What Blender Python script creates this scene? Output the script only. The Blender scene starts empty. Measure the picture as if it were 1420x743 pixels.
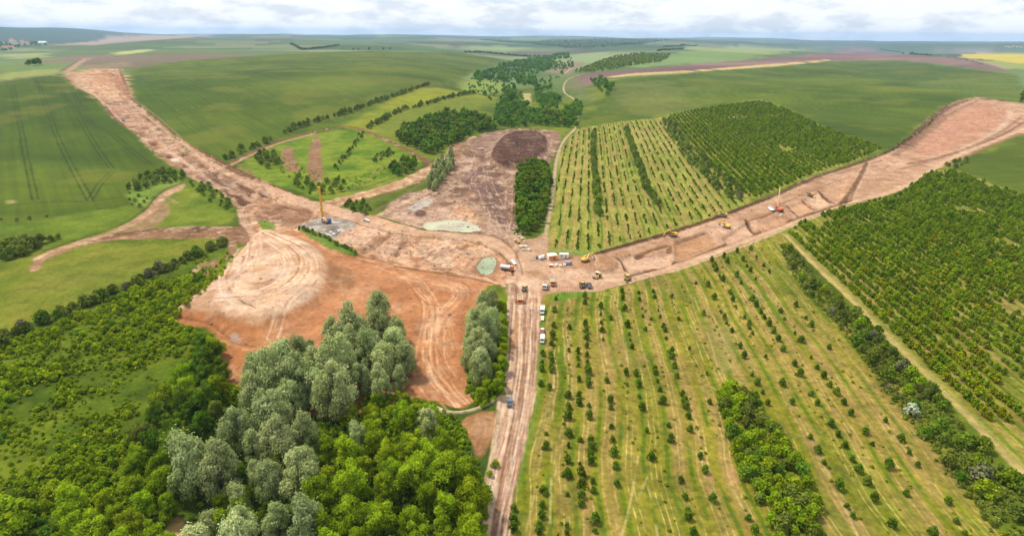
import bpy, bmesh, math, random
import numpy as np
from mathutils import Matrix, Vector

random.seed(7)
RNG = np.random.default_rng(7)
S = bpy.context.scene
C = S.collection
HUGE = 60000.0

# ------------------------------------------------------------------ camera
F = 788.0
PITCH = math.radians(22.38)
ROLL = math.radians(0.43)
HC = 120.0
fw = np.array([0, math.cos(PITCH), -math.sin(PITCH)])
r0 = np.array([1.0, 0, 0])
u0 = np.cross(r0, fw)
RT = math.cos(ROLL) * r0 + math.sin(ROLL) * u0
UP = -math.sin(ROLL) * r0 + math.cos(ROLL) * u0
cd = bpy.data.cameras.new('camera')
cam = bpy.data.objects.new('camera', cd)
C.objects.link(cam)
m = Matrix((( RT[0], UP[0], -fw[0], 0), (RT[1], UP[1], -fw[1], 0), (RT[2], UP[2], -fw[2], HC), (0, 0, 0, 1)))
cam.matrix_world = m
cd.sensor_fit = 'HORIZONTAL'
cd.angle = 2 * math.atan(710 / F)
cd.clip_start = 1.0
cd.clip_end = 120000.0
S.camera = cam


# ------------------------------------------------------------------ noise
def _h(xi, yi, s):
    h = (xi.astype(np.int64) * 374761393 + yi.astype(np.int64) * 668265263 + s * 974711) & 0xffffffff
    h = ((h ^ (h >> 13)) * 1274126177) & 0xffffffff
    h = h ^ (h >> 16)
    return (h & 0xffff).astype(np.float32) / 65535.0


def vn(x, y, s=0):
    xf = np.floor(x); yf = np.floor(y)
    tx = (x - xf).astype(np.float32); ty = (y - yf).astype(np.float32)
    xi = xf.astype(np.int64); yi = yf.astype(np.int64)
    tx = tx * tx * (3 - 2 * tx); ty = ty * ty * (3 - 2 * ty)
    a = _h(xi, yi, s); b = _h(xi + 1, yi, s); c = _h(xi, yi + 1, s); d = _h(xi + 1, yi + 1, s)
    return (a + (b - a) * tx) * (1 - ty) + (c + (d - c) * tx) * ty


def fbm(x, y, sc, o=3, s=0):
    x = np.asarray(x, float) / sc; y = np.asarray(y, float) / sc
    t = 0; a = 1.0; n = 0
    for k in range(o):
        t = t + a * vn(x + 17.3 * k, y - 9.1 * k, s + k); n += a
        a *= 0.5; x = x * 2.03; y = y * 2.03
    return t / n


def sst(x, a=0.0, b=1.0):
    t = np.clip((x - a) / (b - a), 0, 1)
    return t * t * (3 - 2 * t)


# ------------------------------------------------------------------ large relief
def z0(x, y):
    x = np.asarray(x, float); y = np.asarray(y, float)
    r = np.hypot(x, y)
    az = np.degrees(np.arctan2(x, y))
    v = np.exp(-((az - 1.0) / 7.5) ** 2)
    amp = 40 - 16 * sst(az, -10, 25)
    z = amp * sst(r, 430, 1500) * (1 - 0.95 * v)
    k = sst(r, 600, 1100)
    z = z + k * (fbm(x, y, 640, 2, 5) - .5) * 24 * (1 - .6 * v)
    z = z + sst(r, 1500, 2800) * (fbm(x, y, 1150, 2, 19) - .5) * 42 * (1 - .5 * v)
    z = z + sst(r, 2600, 5200) * (fbm(x, y, 2300, 2, 9) - .55) * 95
    z = z - 70 * sst(r, 3900, 6200) * sst(az, 14, 26)
    z = z - 40 * sst(r, 3600, 6000) * (1 - sst(az, -36, -28))
    z = z + sst(r, 8500, 13500) * (fbm(x, y, 4600, 2, 29) - .42) * 210 * (1 - sst(-az, 20, 28))
    # blue hills far left
    z = z + 215 * np.exp(-((az + 44) / 6.5) ** 2) * sst(r, 6500, 10500) * (1 - sst(r, 15000, 22000))
    z = z + 95 * np.exp(-((az + 35) / 3.5) ** 2) * sst(r, 9000, 12500) * (1 - sst(r, 15000, 22000))
    # scrub slope low on the left
    z = z + 5 * sst(-x, 90, 220) * (1 - sst(r, 250, 430))
    return z


TS = np.geomspace(40, 70000, 2600)
ZFN = [z0]


def ray(px, py):
    return RT * (px - 710) / F + UP * (371.5 - py) / F + fw


def at(px, py):
    """photo pixel -> point of the ground there"""
    d = ray(px, py)
    g = ZFN[0]
    zz = HC + d[2] * TS - g(d[0] * TS, d[1] * TS)
    i = np.argmax(zz < 0)
    if zz[i] >= 0:
        i = len(TS) - 1
    a, b = TS[max(i - 1, 0)], TS[i]
    tt = np.linspace(a, b, 12)
    zz = HC + d[2] * tt - g(d[0] * tt, d[1] * tt)
    j = int(np.argmax(zz < 0)) or len(tt) - 1
    f0, f1 = zz[j - 1], zz[j]
    t = tt[j - 1] + (tt[j] - tt[j - 1]) * (f0 / (f0 - f1) if f0 > 0 >= f1 else 1)
    return np.array([d[0] * t, d[1] * t])


def proj(x, y, z):
    v = np.array([x, y, z - HC])
    dd = v @ fw
    return 710 + F * (v @ RT) / dd, 371.5 - F * (v @ UP) / dd, dd


K = 0.60


def P(r, g, b, k=None):
    c = np.array([r, g, b], float) / 255
    c = np.where(c <= 0.04045, c / 12.92, ((c + 0.055) / 1.055) ** 2.4)
    return c * (K if k is None else k)


# ------------------------------------------------------------------ ground grid (polar, finer near the site)
NA, NR = 1500, 1010
AZ = np.radians(np.linspace(-66, 66, NA))
D0, D1 = math.radians(64), math.radians(0.28)
DEP = np.linspace(D0, D1, NR)
RR = HC / np.tan(DEP)
GX = RR[:, None] * np.sin(AZ)[None, :]
GY = RR[:, None] * np.cos(AZ)[None, :]
GR = np.repeat(RR[:, None], NA, 1)
GZ = z0(GX, GY)
TINT = np.zeros((NR, NA, 3), np.float32)
ZID = np.zeros((NR, NA), np.int16)
ROUGH = np.full((NR, NA), 0.12, np.float32)
ZONES = {}
ZLIST = []


def zone(key, name, label, mat):
    if key not in ZONES:
        ZONES[key] = len(ZLIST)
        ZLIST.append((name, label, mat))
    return ZONES[key]


def cut(pts, mar):
    """index window of the grid round a set of world points"""
    pts = np.asarray(pts)
    r = np.hypot(pts[:, 0], pts[:, 1]); a = np.arctan2(pts[:, 0], pts[:, 1])
    rmin = max(r.min() - mar, 1); ra = np.degrees(mar / max(r.min(), 1))
    ra = math.radians(ra)
    i0 = (D0 - math.atan2(HC, rmin)) / (D0 - D1) * (NR - 1)
    i1 = (D0 - math.atan2(HC, r.max() + mar)) / (D0 - D1) * (NR - 1)
    j0 = (a.min() - ra - AZ[0]) / (AZ[-1] - AZ[0]) * (NA - 1)
    j1 = (a.max() + ra - AZ[0]) / (AZ[-1] - AZ[0]) * (NA - 1)
    i0 = max(0, min(NR, int(i0) - 1)); i1 = max(0, min(NR, int(i1) + 3))
    j0 = max(0, min(NA, int(j0) - 1)); j1 = max(0, min(NA, int(j1) + 3))
    return slice(i0, i1), slice(j0, j1)


def chaikin(p, n, closed):
    p = [np.array(q, float) for q in p]
    for _ in range(n):
        q = []
        k = len(p)
        rng = range(k) if closed else range(k - 1)
        if not closed:
            q.append(p[0])
        for i in rng:
            a, b = p[i], p[(i + 1) % k]
            q += [a * .75 + b * .25, a * .25 + b * .75]
        if not closed:
            q.append(p[-1])
        p = q
    return p


def subdiv(p, closed, mx):
    out = []
    k = len(p)
    for i in range(k if closed else k - 1):
        a, b = np.array(p[i], float), np.array(p[(i + 1) % k], float)
        n = max(1, int(np.hypot(*(b - a)) / mx))
        for j in range(n):
            out.append(a + (b - a) * j / n)
    if not closed:
        out.append(np.array(p[-1], float))
    return out


def wpoly(pix, closed=True, smooth=1, mx=45):
    p = chaikin(pix, smooth, closed) if smooth else pix
    if min(q[1] for q in pix) < 118: mx = min(mx, 12)
    return np.array([at(*q) for q in subdiv(p, closed, mx)])


def sdf(W, sl):
    """signed distance (inside positive) on a coarse grid, spread to the full window"""
    si, sj = sl
    ii = np.arange(si.start, si.stop); jj = np.arange(sj.start, sj.stop)
    ci = np.unique(np.append(ii[::3], ii[-1])); cj = np.unique(np.append(jj[::3], jj[-1]))
    x = GX[np.ix_(ci, cj)]; y = GY[np.ix_(ci, cj)]
    d2 = np.full(x.shape, 1e18); ins = np.zeros(x.shape, bool)
    n = len(W)
    for k in range(n):
        ax, ay = W[k]; bx, by = W[(k + 1) % n]
        ex, ey = bx - ax, by - ay
        L = ex * ex + ey * ey + 1e-9
        t = np.clip(((x - ax) * ex + (y - ay) * ey) / L, 0, 1)
        d2 = np.minimum(d2, (x - ax - t * ex) ** 2 + (y - ay - t * ey) ** 2)
        c = (ay > y) != (by > y)
        if c.any():
            ins ^= c & (x < ex * (y - ay) / (ey if ey else 1e-9) + ax)
    sd = np.where(ins, 1, -1) * np.sqrt(d2)
    # bilinear spread
    fi = np.interp(ii, ci, np.arange(len(ci))); fj = np.interp(jj, cj, np.arange(len(cj)))
    i0 = np.minimum(fi.astype(int), len(ci) - 2) if len(ci) > 1 else fi.astype(int) * 0
    j0 = np.minimum(fj.astype(int), len(cj) - 2) if len(cj) > 1 else fj.astype(int) * 0
    ti = (fi - i0)[:, None]; tj = (fj - j0)[None, :]
    i1 = np.minimum(i0 + 1, len(ci) - 1); j1 = np.minimum(j0 + 1, len(cj) - 1)
    return (sd[np.ix_(i0, j0)] * (1 - ti) * (1 - tj) + sd[np.ix_(i1, j0)] * ti * (1 - tj)
            + sd[np.ix_(i0, j1)] * (1 - ti) * tj + sd[np.ix_(i1, j1)] * ti * tj)


_seed = [100]


def paint(pix, cols, sc=20, feather=1.0, warp=1.5, z=None, alpha=1.0, smooth=1, rough=None, dz=0.0, dzf=None,
          level=None, aniso=None, world=None, con=1.6):
    """lay a kind of ground cover (and its height change) over a part of the terrain"""
    W = np.asarray(world) if world is not None else wpoly(pix, True, smooth)
    mar = 6 + feather * 3 + warp * 2 + (dzf or 0)
    far = np.hypot(W[:, 0], W[:, 1]).min() / 300
    sl = cut(W, mar * max(1, far))
    if sl[0].stop - sl[0].start < 2 or sl[1].stop - sl[1].start < 2:
        return
    x = GX[sl]; y = GY[sl]; r = GR[sl]
    sd = sdf(W, sl)
    _seed[0] += 7
    s = _seed[0]
    q = np.maximum(1, r / 320)
    far_ = max(1.0, far)
    w = sst(sd + (fbm(x / far_, y / far_, 7.0, 3, s) - .5) * 2 * warp * q, -feather * q, feather * q)
    if aniso:
        a = math.radians(aniso[0]); uu = x * math.cos(a) - y * math.sin(a); vv = x * math.sin(a) + y * math.cos(a)
        n = fbm(uu, vv / aniso[1], sc, 3, s + 3)
    else:
        n = fbm(x, y, sc, 4, s + 3)
    n = np.clip((n - .5) * con + .5, 0, 1)
    cs = [np.asarray(c) for c in cols]
    if len(cs) == 1:
        c = np.broadcast_to(cs[0], x.shape + (3,))
    else:
        f = n * (len(cs) - 1); i = np.minimum(f.astype(int), len(cs) - 2); t = (f - i)[..., None]
        arr = np.array(cs); c = arr[i] * (1 - t) + arr[i + 1] * t
    wa = (w * alpha)[..., None]
    TINT[sl] = TINT[sl] * (1 - wa) + c * wa
    if z is not None:
        ZID[sl] = np.where(w > .5, z, ZID[sl])
    if rough is not None:
        ROUGH[sl] = ROUGH[sl] * (1 - w) + rough * w
    if dz:
        GZ[sl] += dz * (sst(sd, -(dzf or 2), (dzf or 2)) if dzf is not None else w)
    if level is not None:
        m_ = w > .5
        GZ[sl] = np.where(m_, level, GZ[sl]); ROUGH[sl] = np.where(m_, 0, ROUGH[sl])
    return W


def stroke(pix, width, col, alpha=1.0, z=None, dz=0.0, world=None, soft=.6, smooth=2, brk=0.0, rough=None):
    """a track, rut, bank or ditch along a line; width in metres"""
    W = np.asarray(world) if world is not None else wpoly(pix, False, smooth, 30)
    _seed[0] += 5
    s = _seed[0]
    h = width / 2
    acc = {}
    for k in range(len(W) - 1):
        seg = W[k:k + 2]
        rr = np.hypot(seg[:, 0], seg[:, 1]).max()
        q = max(1, rr / 420)
        sl = cut(seg, h * 1.6 + 1.2 * q)
        if sl[0].stop <= sl[0].start or sl[1].stop <= sl[1].start:
            continue
        x = GX[sl]; y = GY[sl]
        ax, ay = seg[0]; ex, ey = seg[1] - seg[0]
        t = np.clip(((x - ax) * ex + (y - ay) * ey) / (ex * ex + ey * ey + 1e-9), 0, 1)
        d = np.hypot(x - ax - t * ex, y - ay - t * ey)
        hh = max(h, .38 * q)
        w = 1 - sst(d + (fbm(x, y, 3.5, 2, s) - .5) * h * .7, hh * (1 - soft), hh * (1 + soft * .6))
        if hh > h:
            w = w * (h / hh)
        key = (sl[0].start, sl[0].stop, sl[1].start, sl[1].stop)
        acc[key] = np.maximum(acc.get(key, 0), w)
    # union of the segments, so overlaps are not laid twice
    if not acc:
        return
    I0 = min(k[0] for k in acc); I1 = max(k[1] for k in acc); J0 = min(k[2] for k in acc); J1 = max(k[3] for k in acc)
    M = np.zeros((I1 - I0, J1 - J0), np.float32)
    for k, w in acc.items():
        v = M[k[0] - I0:k[1] - I0, k[2] - J0:k[3] - J0]
        np.maximum(v, w, out=v)
    sl = (slice(I0, I1), slice(J0, J1))
    if brk:
        M *= sst(fbm(GX[sl], GY[sl], 9.0, 2, s + 2), brk * .6, brk * .6 + .25)
    if col is not None:
        wa = (M * alpha)[..., None]
        TINT[sl] = TINT[sl] * (1 - wa) + np.asarray(col) * wa
    if z is not None:
        ZID[sl] = np.where(M > .5, z, ZID[sl])
    if dz:
        GZ[sl] += dz * M
    if rough is not None:
        ROUGH[sl] = ROUGH[sl] * (1 - M) + rough * M
    return W


def ruts(pix, spread, n, cols, alpha=.5, width=.7, smooth=2, dz=-.08, seed=0, brk=.75):
    """a bundle of wandering wheel ruts along a line"""
    rg = np.random.default_rng(seed + 500)
    W = wpoly(pix, False, smooth, 25)
    T = np.gradient(W, axis=0); T /= np.linalg.norm(T, axis=1)[:, None] + 1e-9
    Nn = np.stack([-T[:, 1], T[:, 0]], 1)
    s = np.linspace(0, 1, len(W))
    for k in range(n):
        o = rg.uniform(-spread, spread) * .5
        wob = o + .18 * spread * np.sin(s * rg.uniform(2, 6) + rg.uniform(0, 6)) + rg.normal(0, .12, len(W))
        c = cols[k % len(cols)]
        stroke(None, width * rg.uniform(.6, 1.5), c, alpha * rg.uniform(.5, 1), world=W + Nn * wob[:, None], dz=dz, brk=brk)
# ================================================================== ground cover
G1, G2, G3, G4 = P(74, 92, 18), P(98, 116, 26), P(124, 134, 38), P(160, 172, 84)
SOIL = [P(160, 118, 82), P(204, 162, 122), P(230, 194, 156)]
PINK = [P(168, 122, 90), P(212, 164, 128), P(234, 196, 162)]
MUD = [P(116, 88, 70), P(160, 126, 104), P(202, 168, 144)]
ORANGE = [P(172, 112, 70), P(192, 132, 90), P(208, 154, 112)]
BROWN = [P(120, 88, 62), P(146, 110, 80), P(170, 134, 102)]
DARK = P(92, 66, 50)

zg = zone('ground', 'ground', 'open green meadow and scrub ground around the earthworks', 'grass')
n = fbm(GX, GY, 60, 4, 1); n2 = fbm(GX, GY, 9, 3, 2)
t = np.clip((n - .5) * 2.2 + .5 + (n2 - .5) * .8, 0, 1)[..., None]
TINT[:] = np.where(t < .5, G1 * (1 - 2 * t) + G2 * 2 * t, G2 * (2 - 2 * t) + G3 * (2 * t - 1))
# distant patchwork of farmland
fr = sst(GR, 1250, 1700)
a = .35
uu = GX * math.cos(a) - GY * math.sin(a) + (fbm(GX, GY, 900, 2, 31) - .5) * 500
vv = GX * math.sin(a) + GY * math.cos(a) + (fbm(GX, GY, 900, 2, 32) - .5) * 500
cell = np.floor(vv / 460)
hh = _h(np.floor(uu / 900 + _h(cell, cell * 0, 3) * 7), cell, 77)
PAL = np.array([P(96, 120, 68), P(118, 138, 82), P(140, 156, 100), P(104, 124, 84), P(150, 158, 112), P(110, 132, 74),
                P(126, 112, 92), P(132, 148, 92)])
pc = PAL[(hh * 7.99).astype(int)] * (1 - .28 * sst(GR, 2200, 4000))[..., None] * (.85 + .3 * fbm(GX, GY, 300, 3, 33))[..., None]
dkw = (sst(fbm(GX, GY / 1.0, 1500, 3, 35), .43, .51) * sst(GR, 3500, 6500) * .8)[..., None]
pc = pc * (1 - dkw) + P(72, 92, 66) * dkw
hill = (sst(-np.degrees(np.arctan2(GX, GY)), 31, 35) * sst(GR, 6200, 7600) * .85)[..., None]
pc = pc * (1 - hill) + P(66, 88, 64) * hill
rb = (sst(np.degrees(np.arctan2(GX, GY)), 24, 28) * sst(GR, 3200, 4200) * .6)[..., None]
pc = pc * (1 - rb) + P(78, 100, 76) * rb
del dkw, hill, rb
fr = fr[..., None]
TINT[:] = TINT * (1 - fr) + pc * fr
del uu, vv, cell, hh, pc, fr

CR = [P(86, 114, 44), P(100, 128, 62), P(118, 142, 76)]
# --- far bands
zf = zone('far_field', 'field', 'patchwork of pale distant fields reaching the horizon', 'crop')
ZID[GR > 1900] = zf
zp = zone('plough', 'ploughed_field', 'purple brown ploughed strip curving over the right hand rise', 'plough')
paint([(799, 103), (850, 99), (889, 96), (966, 89), (1060, 82), (1137, 73), (1188, 67), (1218, 71), (1265, 77), (1316, 78), (1392, 96),
       (1402, 102), (1354, 97), (1265, 83), (1162, 84), (1070, 90), (960, 99), (876, 103), (845, 107), (820, 118), (804, 124), (790, 122), (782, 112)],
      [P(112, 84, 82), P(134, 104, 98), P(150, 122, 112)], 200, 2, 4, zp, smooth=1, aniso=(60, 8))
zs = zone('stubble', 'stubble_strip', 'narrow straw coloured strip below the ploughed field', 'crop')
paint([(838, 107), (876, 102), (953, 98), (1070, 89), (1149, 82.5), (1152, 85), (1070, 92.5), (953, 101), (880, 105), (850, 108)],
      [P(196, 166, 104), P(214, 184, 122)], 60, 1, 1, zs, smooth=0)
zy = zone('yellow', 'rapeseed_field', 'yellow field on the right edge near the horizon', 'crop')
paint([(1318, 77.5), (1354, 75), (1425, 74), (1500, 74), (1500, 92), (1425, 90), (1385, 85), (1345, 81)], [P(190, 176, 70), P(206, 190, 84)], 120, 1, 2, zy, smooth=0)
paint([(1345, 81), (1385, 85), (1425, 90), (1500, 92), (1500, 98), (1425, 97), (1395, 95)], [P(150, 160, 84)], 120, 1, 2, zy, smooth=0)
stroke([(1310, 78), (1340, 80), (1375, 89), (1398, 96)], 22, P(176, 142, 128), .9)
stroke([(1316, 79.5), (1340, 83), (1365, 90)], 12, P(88, 70, 74), .9)
# right hand green field
zc = zone('crop_right', 'crop_field', 'green wheat field on the rise above the dark plantation', 'crop')
paint([(814, 172), (832, 145), (851, 112), (880, 107), (960, 102), (1070, 94), (1150, 86), (1265, 86), (1354, 98), (1405, 103), (1420, 125), (1422, 142), (1354, 133), (1316, 142),
       (1285, 165), (1257, 188), (1230, 205), (1180, 192), (1137, 172), (1098, 152), (1060, 138), (1050, 136), (991, 145), (925, 157), (870, 166), (840, 171)],
      [P(68, 89, 13), P(84, 104, 18), P(106, 120, 28)], 150, 2, 3, zc, smooth=0, con=1.7)
paint([(1149, 84), (1265, 84), (1354, 97), (1402, 103), (1300, 112), (1250, 117), (1210, 110)], [P(68, 90, 26), P(86, 106, 34)], 90, 8, 10, None, alpha=.8)
paint([(1255, 116), (1402, 103), (1418, 125), (1420, 141), (1354, 132)], [P(94, 114, 44), P(104, 122, 50)], 90, 3, 3, None, alpha=.8, smooth=0)
paint([(870, 112), (960, 118), (960, 150), (890, 160), (850, 150)], [P(140, 132, 84), P(118, 136, 72)], 60, 20, 20, None, alpha=.45)
stroke([(1150, 84), (1190, 100), (1260, 117), (1354, 133)], 5, P(92, 116, 62), .7)
stroke([(1255, 117), (1330, 112), (1402, 103)], 7, P(78, 104, 54), .7)
for k in range(9):
    y = 108 + k * 6.5
    stroke([(860 + k * 8, y + 14), (980, y + 4), (1120, y - 2 + k), (1290 - k * 9, y + 6)], 3, P(90, 118, 58) if k % 2 else P(130, 152, 84), .35, brk=.8)
for k in range(16):
    xx = random.uniform(960, 1230); yy = random.uniform(112, 172)
    if yy > 120 + abs(xx - 1040) * .28: yy -= 30
    stroke([(xx, yy), (xx + random.uniform(12, 26), yy - random.uniform(2, 6))], 4, P(78, 104, 52), .6)
# field right of the corridor head
zc2 = zone('crop_edge', 'crop_field', 'green field at the right edge beyond the corridor bank', 'crop')
paint([(1318, 232), (1345, 222), (1380, 208), (1422, 192), (1540, 150), (1560, 290), (1425, 268), (1370, 250)], [P(80, 98, 20), P(94, 110, 26)], 60, 1.5, 2, zc2, smooth=0)
# big middle field
zm = zone('crop_mid', 'crop_field', 'huge smooth green field left of the tree lined valley', 'crop')
paint([(180, 97), (260, 84), (355, 78), (420, 74), (520, 71), (644, 74), (708, 84), (660, 100), (636, 110), (600, 119), (560, 131), (534, 140), (493, 155), (450, 168), (414, 178),
       (380, 196), (350, 210), (326, 226), (312, 226), (281, 212), (256, 198), (240, 185), (204, 154), (189, 141), (176, 118)],
      [P(62, 84, 9), P(77, 98, 13), P(97, 113, 22)], 180, 3, 3, zm, smooth=0, con=1.7)
paint([(180, 97), (355, 78), (470, 72), (640, 74), (700, 84), (640, 96), (480, 95), (330, 98)], [P(98, 114, 40), P(86, 104, 32)], 260, 30, 30, None, alpha=.55)
paint([(355, 116), (480, 104), (600, 118), (520, 138), (400, 142)], [P(118, 128, 46)], 60, 40, 20, None, alpha=.35)
for k in range(13):
    y = 100 + k * 8
    stroke([(205 + k * 9, y + 22), (300 + k * 6, y + 6), (430, y - 8 + k * .5), (560 - k * 8, y - 12)], 2.2, P(86, 112, 54) if k % 2 else P(128, 150, 82), .4, brk=.8)
for a_ in ([(185, 100), (205, 128), (216, 150), (230, 172), (262, 193)], [(196, 97), (197, 118), (210, 140), (245, 165), (300, 205)]):
    stroke(a_, 2.0, P(70, 96, 46), .6)
# bands behind
for q, c in (([(0, 95), (60, 93), (110, 88), (90, 80), (0, 84)], P(112, 134, 72)), ([(0, 112), (60, 105), (100, 98), (80, 95), (0, 103)], P(150, 158, 82)),
             ([(60, 88), (150, 83), (160, 76), (100, 78), (20, 90)], P(134, 112, 100)), ([(155, 74), (205, 68), (212, 71), (160, 77)], P(188, 186, 118)),
             ([(85, 62), (150, 53), (290, 46), (300, 50), (180, 58), (100, 65)], P(176, 150, 134)), ([(110, 92), (178, 86), (180, 93), (120, 97)], P(146, 126, 98)),
             ([(200, 62), (300, 57), (320, 61), (220, 67)], P(92, 116, 84)), ([(0, 75), (70, 72), (60, 80), (0, 83)], P(152, 160, 104)),
             ([(360, 58), (570, 52), (590, 57), (520, 62), (400, 64)], P(96, 116, 78)), ([(560, 66), (635, 65), (620, 72), (580, 71)], P(92, 116, 64)),
             ([(785, 80), (840, 70), (850, 78), (800, 96), (780, 95)], P(140, 156, 108)), ([(753, 102), (795, 84), (812, 88), (790, 104)], P(142, 122, 100)),
             ([(735, 106), (795, 105), (778, 140), (745, 130)], P(92, 116, 56)), ([(850, 92), (960, 70), (1060, 68), (1060, 80), (960, 88), (890, 94)], P(124, 148, 84)),
             ([(930, 66), (1060, 62), (1130, 66), (1070, 76), (960, 70)], P(150, 160, 98)), ([(1065, 78), (1130, 68), (1150, 71), (1100, 79)], P(88, 114, 62)),
             ([(1300, 68), (1420, 62), (1420, 70), (1320, 74)], P(140, 130, 118)), ([(640, 60), (700, 64), (760, 70), (700, 74), (640, 70)], P(142, 160, 96)),
             ([(590, 52), (700, 54), (700, 58), (600, 57)], P(130, 130, 112))):
    paint(q, [c, c * 1.12], 200, 3, 6, None, smooth=0, alpha=.85)
paint([(675, 53.6), (734, 57.5), (782, 54), (894, 53.6), (930, 55), (900, 59), (838, 66.5), (790, 69.5), (734, 61), (697, 58.5)], [P(62, 84, 50)], 300, 3, 6, None, smooth=0, alpha=.9)
stroke([(0, 113), (50, 106), (88, 101)], 10, P(140, 116, 96), .9)
stroke([(0, 116), (50, 109), (80, 104)], 4, P(176, 166, 110), .8)
# winding track in the valley
zt = zone('farm_track', 'farm_track', 'pale farm track winding down the valley', 'soil')
paint([(782, 104), (800, 104), (815, 120), (826, 138), (812, 140), (795, 134), (780, 124)], [P(120, 118, 84), P(104, 122, 62)], 40, 5, 6, None, alpha=.8)
stroke([(806, 104), (790, 108), (782, 116), (781, 128), (790, 134), (800, 140), (806, 146), (801, 158), (800, 174), (796, 181), (785, 190), (776, 206), (771, 226), (767, 262), (764, 290), (758, 318), (756, 338)],
       3.6, P(198, 172, 140), .95, zt)
stroke([(783, 103), (788, 98), (795, 94)], 5, P(196, 180, 150), .8)
paint([(722, 130), (737, 128), (739, 147), (726, 148)], [P(186, 172, 110)], 20, 1, 2, None, smooth=1)

# --- left wheat field with tramlines
zl = zone('crop_left', 'crop_field', 'green wheat field with paired tramlines left of the dirt corridor', 'crop')
paint([(-120, 128), (0, 115), (50, 108), (88, 103), (104, 119), (136, 138), (150, 158), (172, 174), (184, 182), (204, 202), (222, 220), (244, 233), (225, 240), (180, 248), (174, 262), (178, 284), (120, 296), (60, 302), (0, 308), (-160, 318)],
      [P(62, 84, 5), P(74, 95, 8), P(92, 109, 14)], 90, 2, 2, zl, smooth=0, con=1.5)
paint([(-160, 232), (0, 222), (60, 223), (110, 230), (160, 236), (215, 236), (176, 250), (172, 284), (60, 290), (-160, 300)], [P(98, 114, 24), P(88, 106, 18)], 50, 8, 4, None, alpha=.75)
TL = P(46, 62, 12)
for ln in ([(18, 118), (24, 153), (31, 189), (36, 218), (49, 277)], [(51, 112), (64, 148), (79, 189), (95, 223), (125, 278)],
           [(74, 110), (100, 146), (123, 187), (140, 214), (155, 234)], [(98, 118), (107, 138), (118, 166), (140, 178), (158, 188), (179, 206), (207, 228)],
           [(158, 236), (146, 247), (137, 257), (131, 268), (125, 277)]):
    W = wpoly(ln, False, 1, 18)
    T_ = np.gradient(W, axis=0); T_ /= np.linalg.norm(T_, axis=1)[:, None]
    N_ = np.stack([-T_[:, 1], T_[:, 0]], 1)
    for o in (-1.9, 1.9):
        stroke(None, 1.5, TL, .75, world=W + N_ * o, soft=.4)
stroke([(-60, 296), (0, 289), (46, 281), (90, 279), (125, 280), (176, 272)], 2.0, TL, .6)
stroke([(0, 222), (50, 223), (100, 228), (155, 235), (186, 234)], 2.5, P(70, 98, 46), .6)
stroke([(-60, 315), (0, 305), (60, 299), (120, 294), (170, 284)], 2.0, P(66, 90, 44), .6)
paint([(6, 279), (22, 277), (24, 281), (8, 283)], [P(160, 150, 96)], 5, 1, 1, None)

# --- meadows
zmd = zone('meadow', 'meadow', 'yellow green rough meadow between the dirt tracks and the hedge', 'grass')
paint([(-60, 372), (0, 368), (46, 352), (90, 342), (160, 334), (240, 331), (300, 330), (318, 334), (262, 356), (214, 374), (160, 398), (100, 424), (50, 446), (0, 466), (-60, 490)],
      [P(90, 106, 20), P(116, 126, 30), P(136, 134, 44), P(104, 124, 18)], 26, 3, 4, zmd)
paint([(60, 372), (160, 350), (200, 372), (140, 404), (60, 420), (30, 400)], [P(134, 132, 52), P(120, 126, 42)], 14, 14, 8, None, alpha=.6)
paint([(-60, 316), (0, 311), (70, 303), (176, 286), (205, 288), (160, 317), (96, 337), (50, 350), (-60, 356)], [P(86, 108, 22), P(106, 126, 28), P(126, 138, 40)], 20, 3, 4, zmd)
paint([(176, 252), (240, 240), (262, 250), (216, 268), (204, 288), (180, 284)], [P(108, 136, 46), P(136, 152, 60)], 12, 2, 3, zmd)
paint([(228, 266), (262, 252), (300, 258), (324, 290), (330, 305), (300, 312), (222, 314), (216, 300), (222, 280)], [P(90, 114, 22), P(114, 130, 32), P(132, 142, 46)], 14, 2, 3, zmd)
zsc = zone('scrub', 'scrubland', 'overgrown green scrubland below the long hedge', 'grass')
paint([(-80, 500), (0, 478), (60, 452), (120, 428), (180, 400), (240, 372), (286, 352), (300, 368), (290, 398), (262, 418), (236, 440), (268, 454), (300, 470), (305, 500), (330, 540), (340, 600), (300, 700), (250, 830), (-120, 830)],
      [P(66, 86, 14), P(90, 110, 20), P(122, 134, 32)], 10, 3, 3, zsc)
paint([(690, 545), (640, 575), (560, 560), (430, 600), (300, 640), (240, 720), (250, 840), (680, 840), (676, 690), (690, 620)], [P(58, 78, 26), P(84, 106, 36)], 9, 3, 4, zsc)
# hollow meadow and terraces behind
zh = zone('hollow', 'meadow', 'bright green hollow with two bare strips between the tracks', 'grass')
paint([(322, 234), (360, 212), (400, 197), (440, 186), (475, 178), (512, 186), (545, 202), (582, 220), (588, 230), (560, 246), (516, 262), (460, 278), (435, 274), (400, 262), (360, 248)],
      [P(80, 112, 18), P(106, 132, 26), P(134, 148, 42), P(98, 126, 22)], 22, 2, 3, zh)
zte = zone('terrace', 'meadow', 'yellow green terraces between the valley hedges', 'grass')
paint([(470, 176), (508, 160), (570, 124), (600, 120), (640, 128), (690, 134), (692, 142), (640, 154), (586, 166), (555, 180), (548, 196), (514, 184)],
      [P(124, 134, 28), P(148, 150, 38), P(114, 132, 32)], 45, 3, 4, zte)
paint([(514, 182), (560, 152), (640, 134), (690, 138), (680, 150), (600, 168), (556, 190), (546, 196)], [P(122, 132, 42), P(110, 126, 38)], 40, 5, 4, None, alpha=.8)
paint([(632, 118), (665, 108), (700, 116), (716, 122), (690, 130), (650, 130)], [P(140, 156, 70)], 30, 4, 4, zte)
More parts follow.
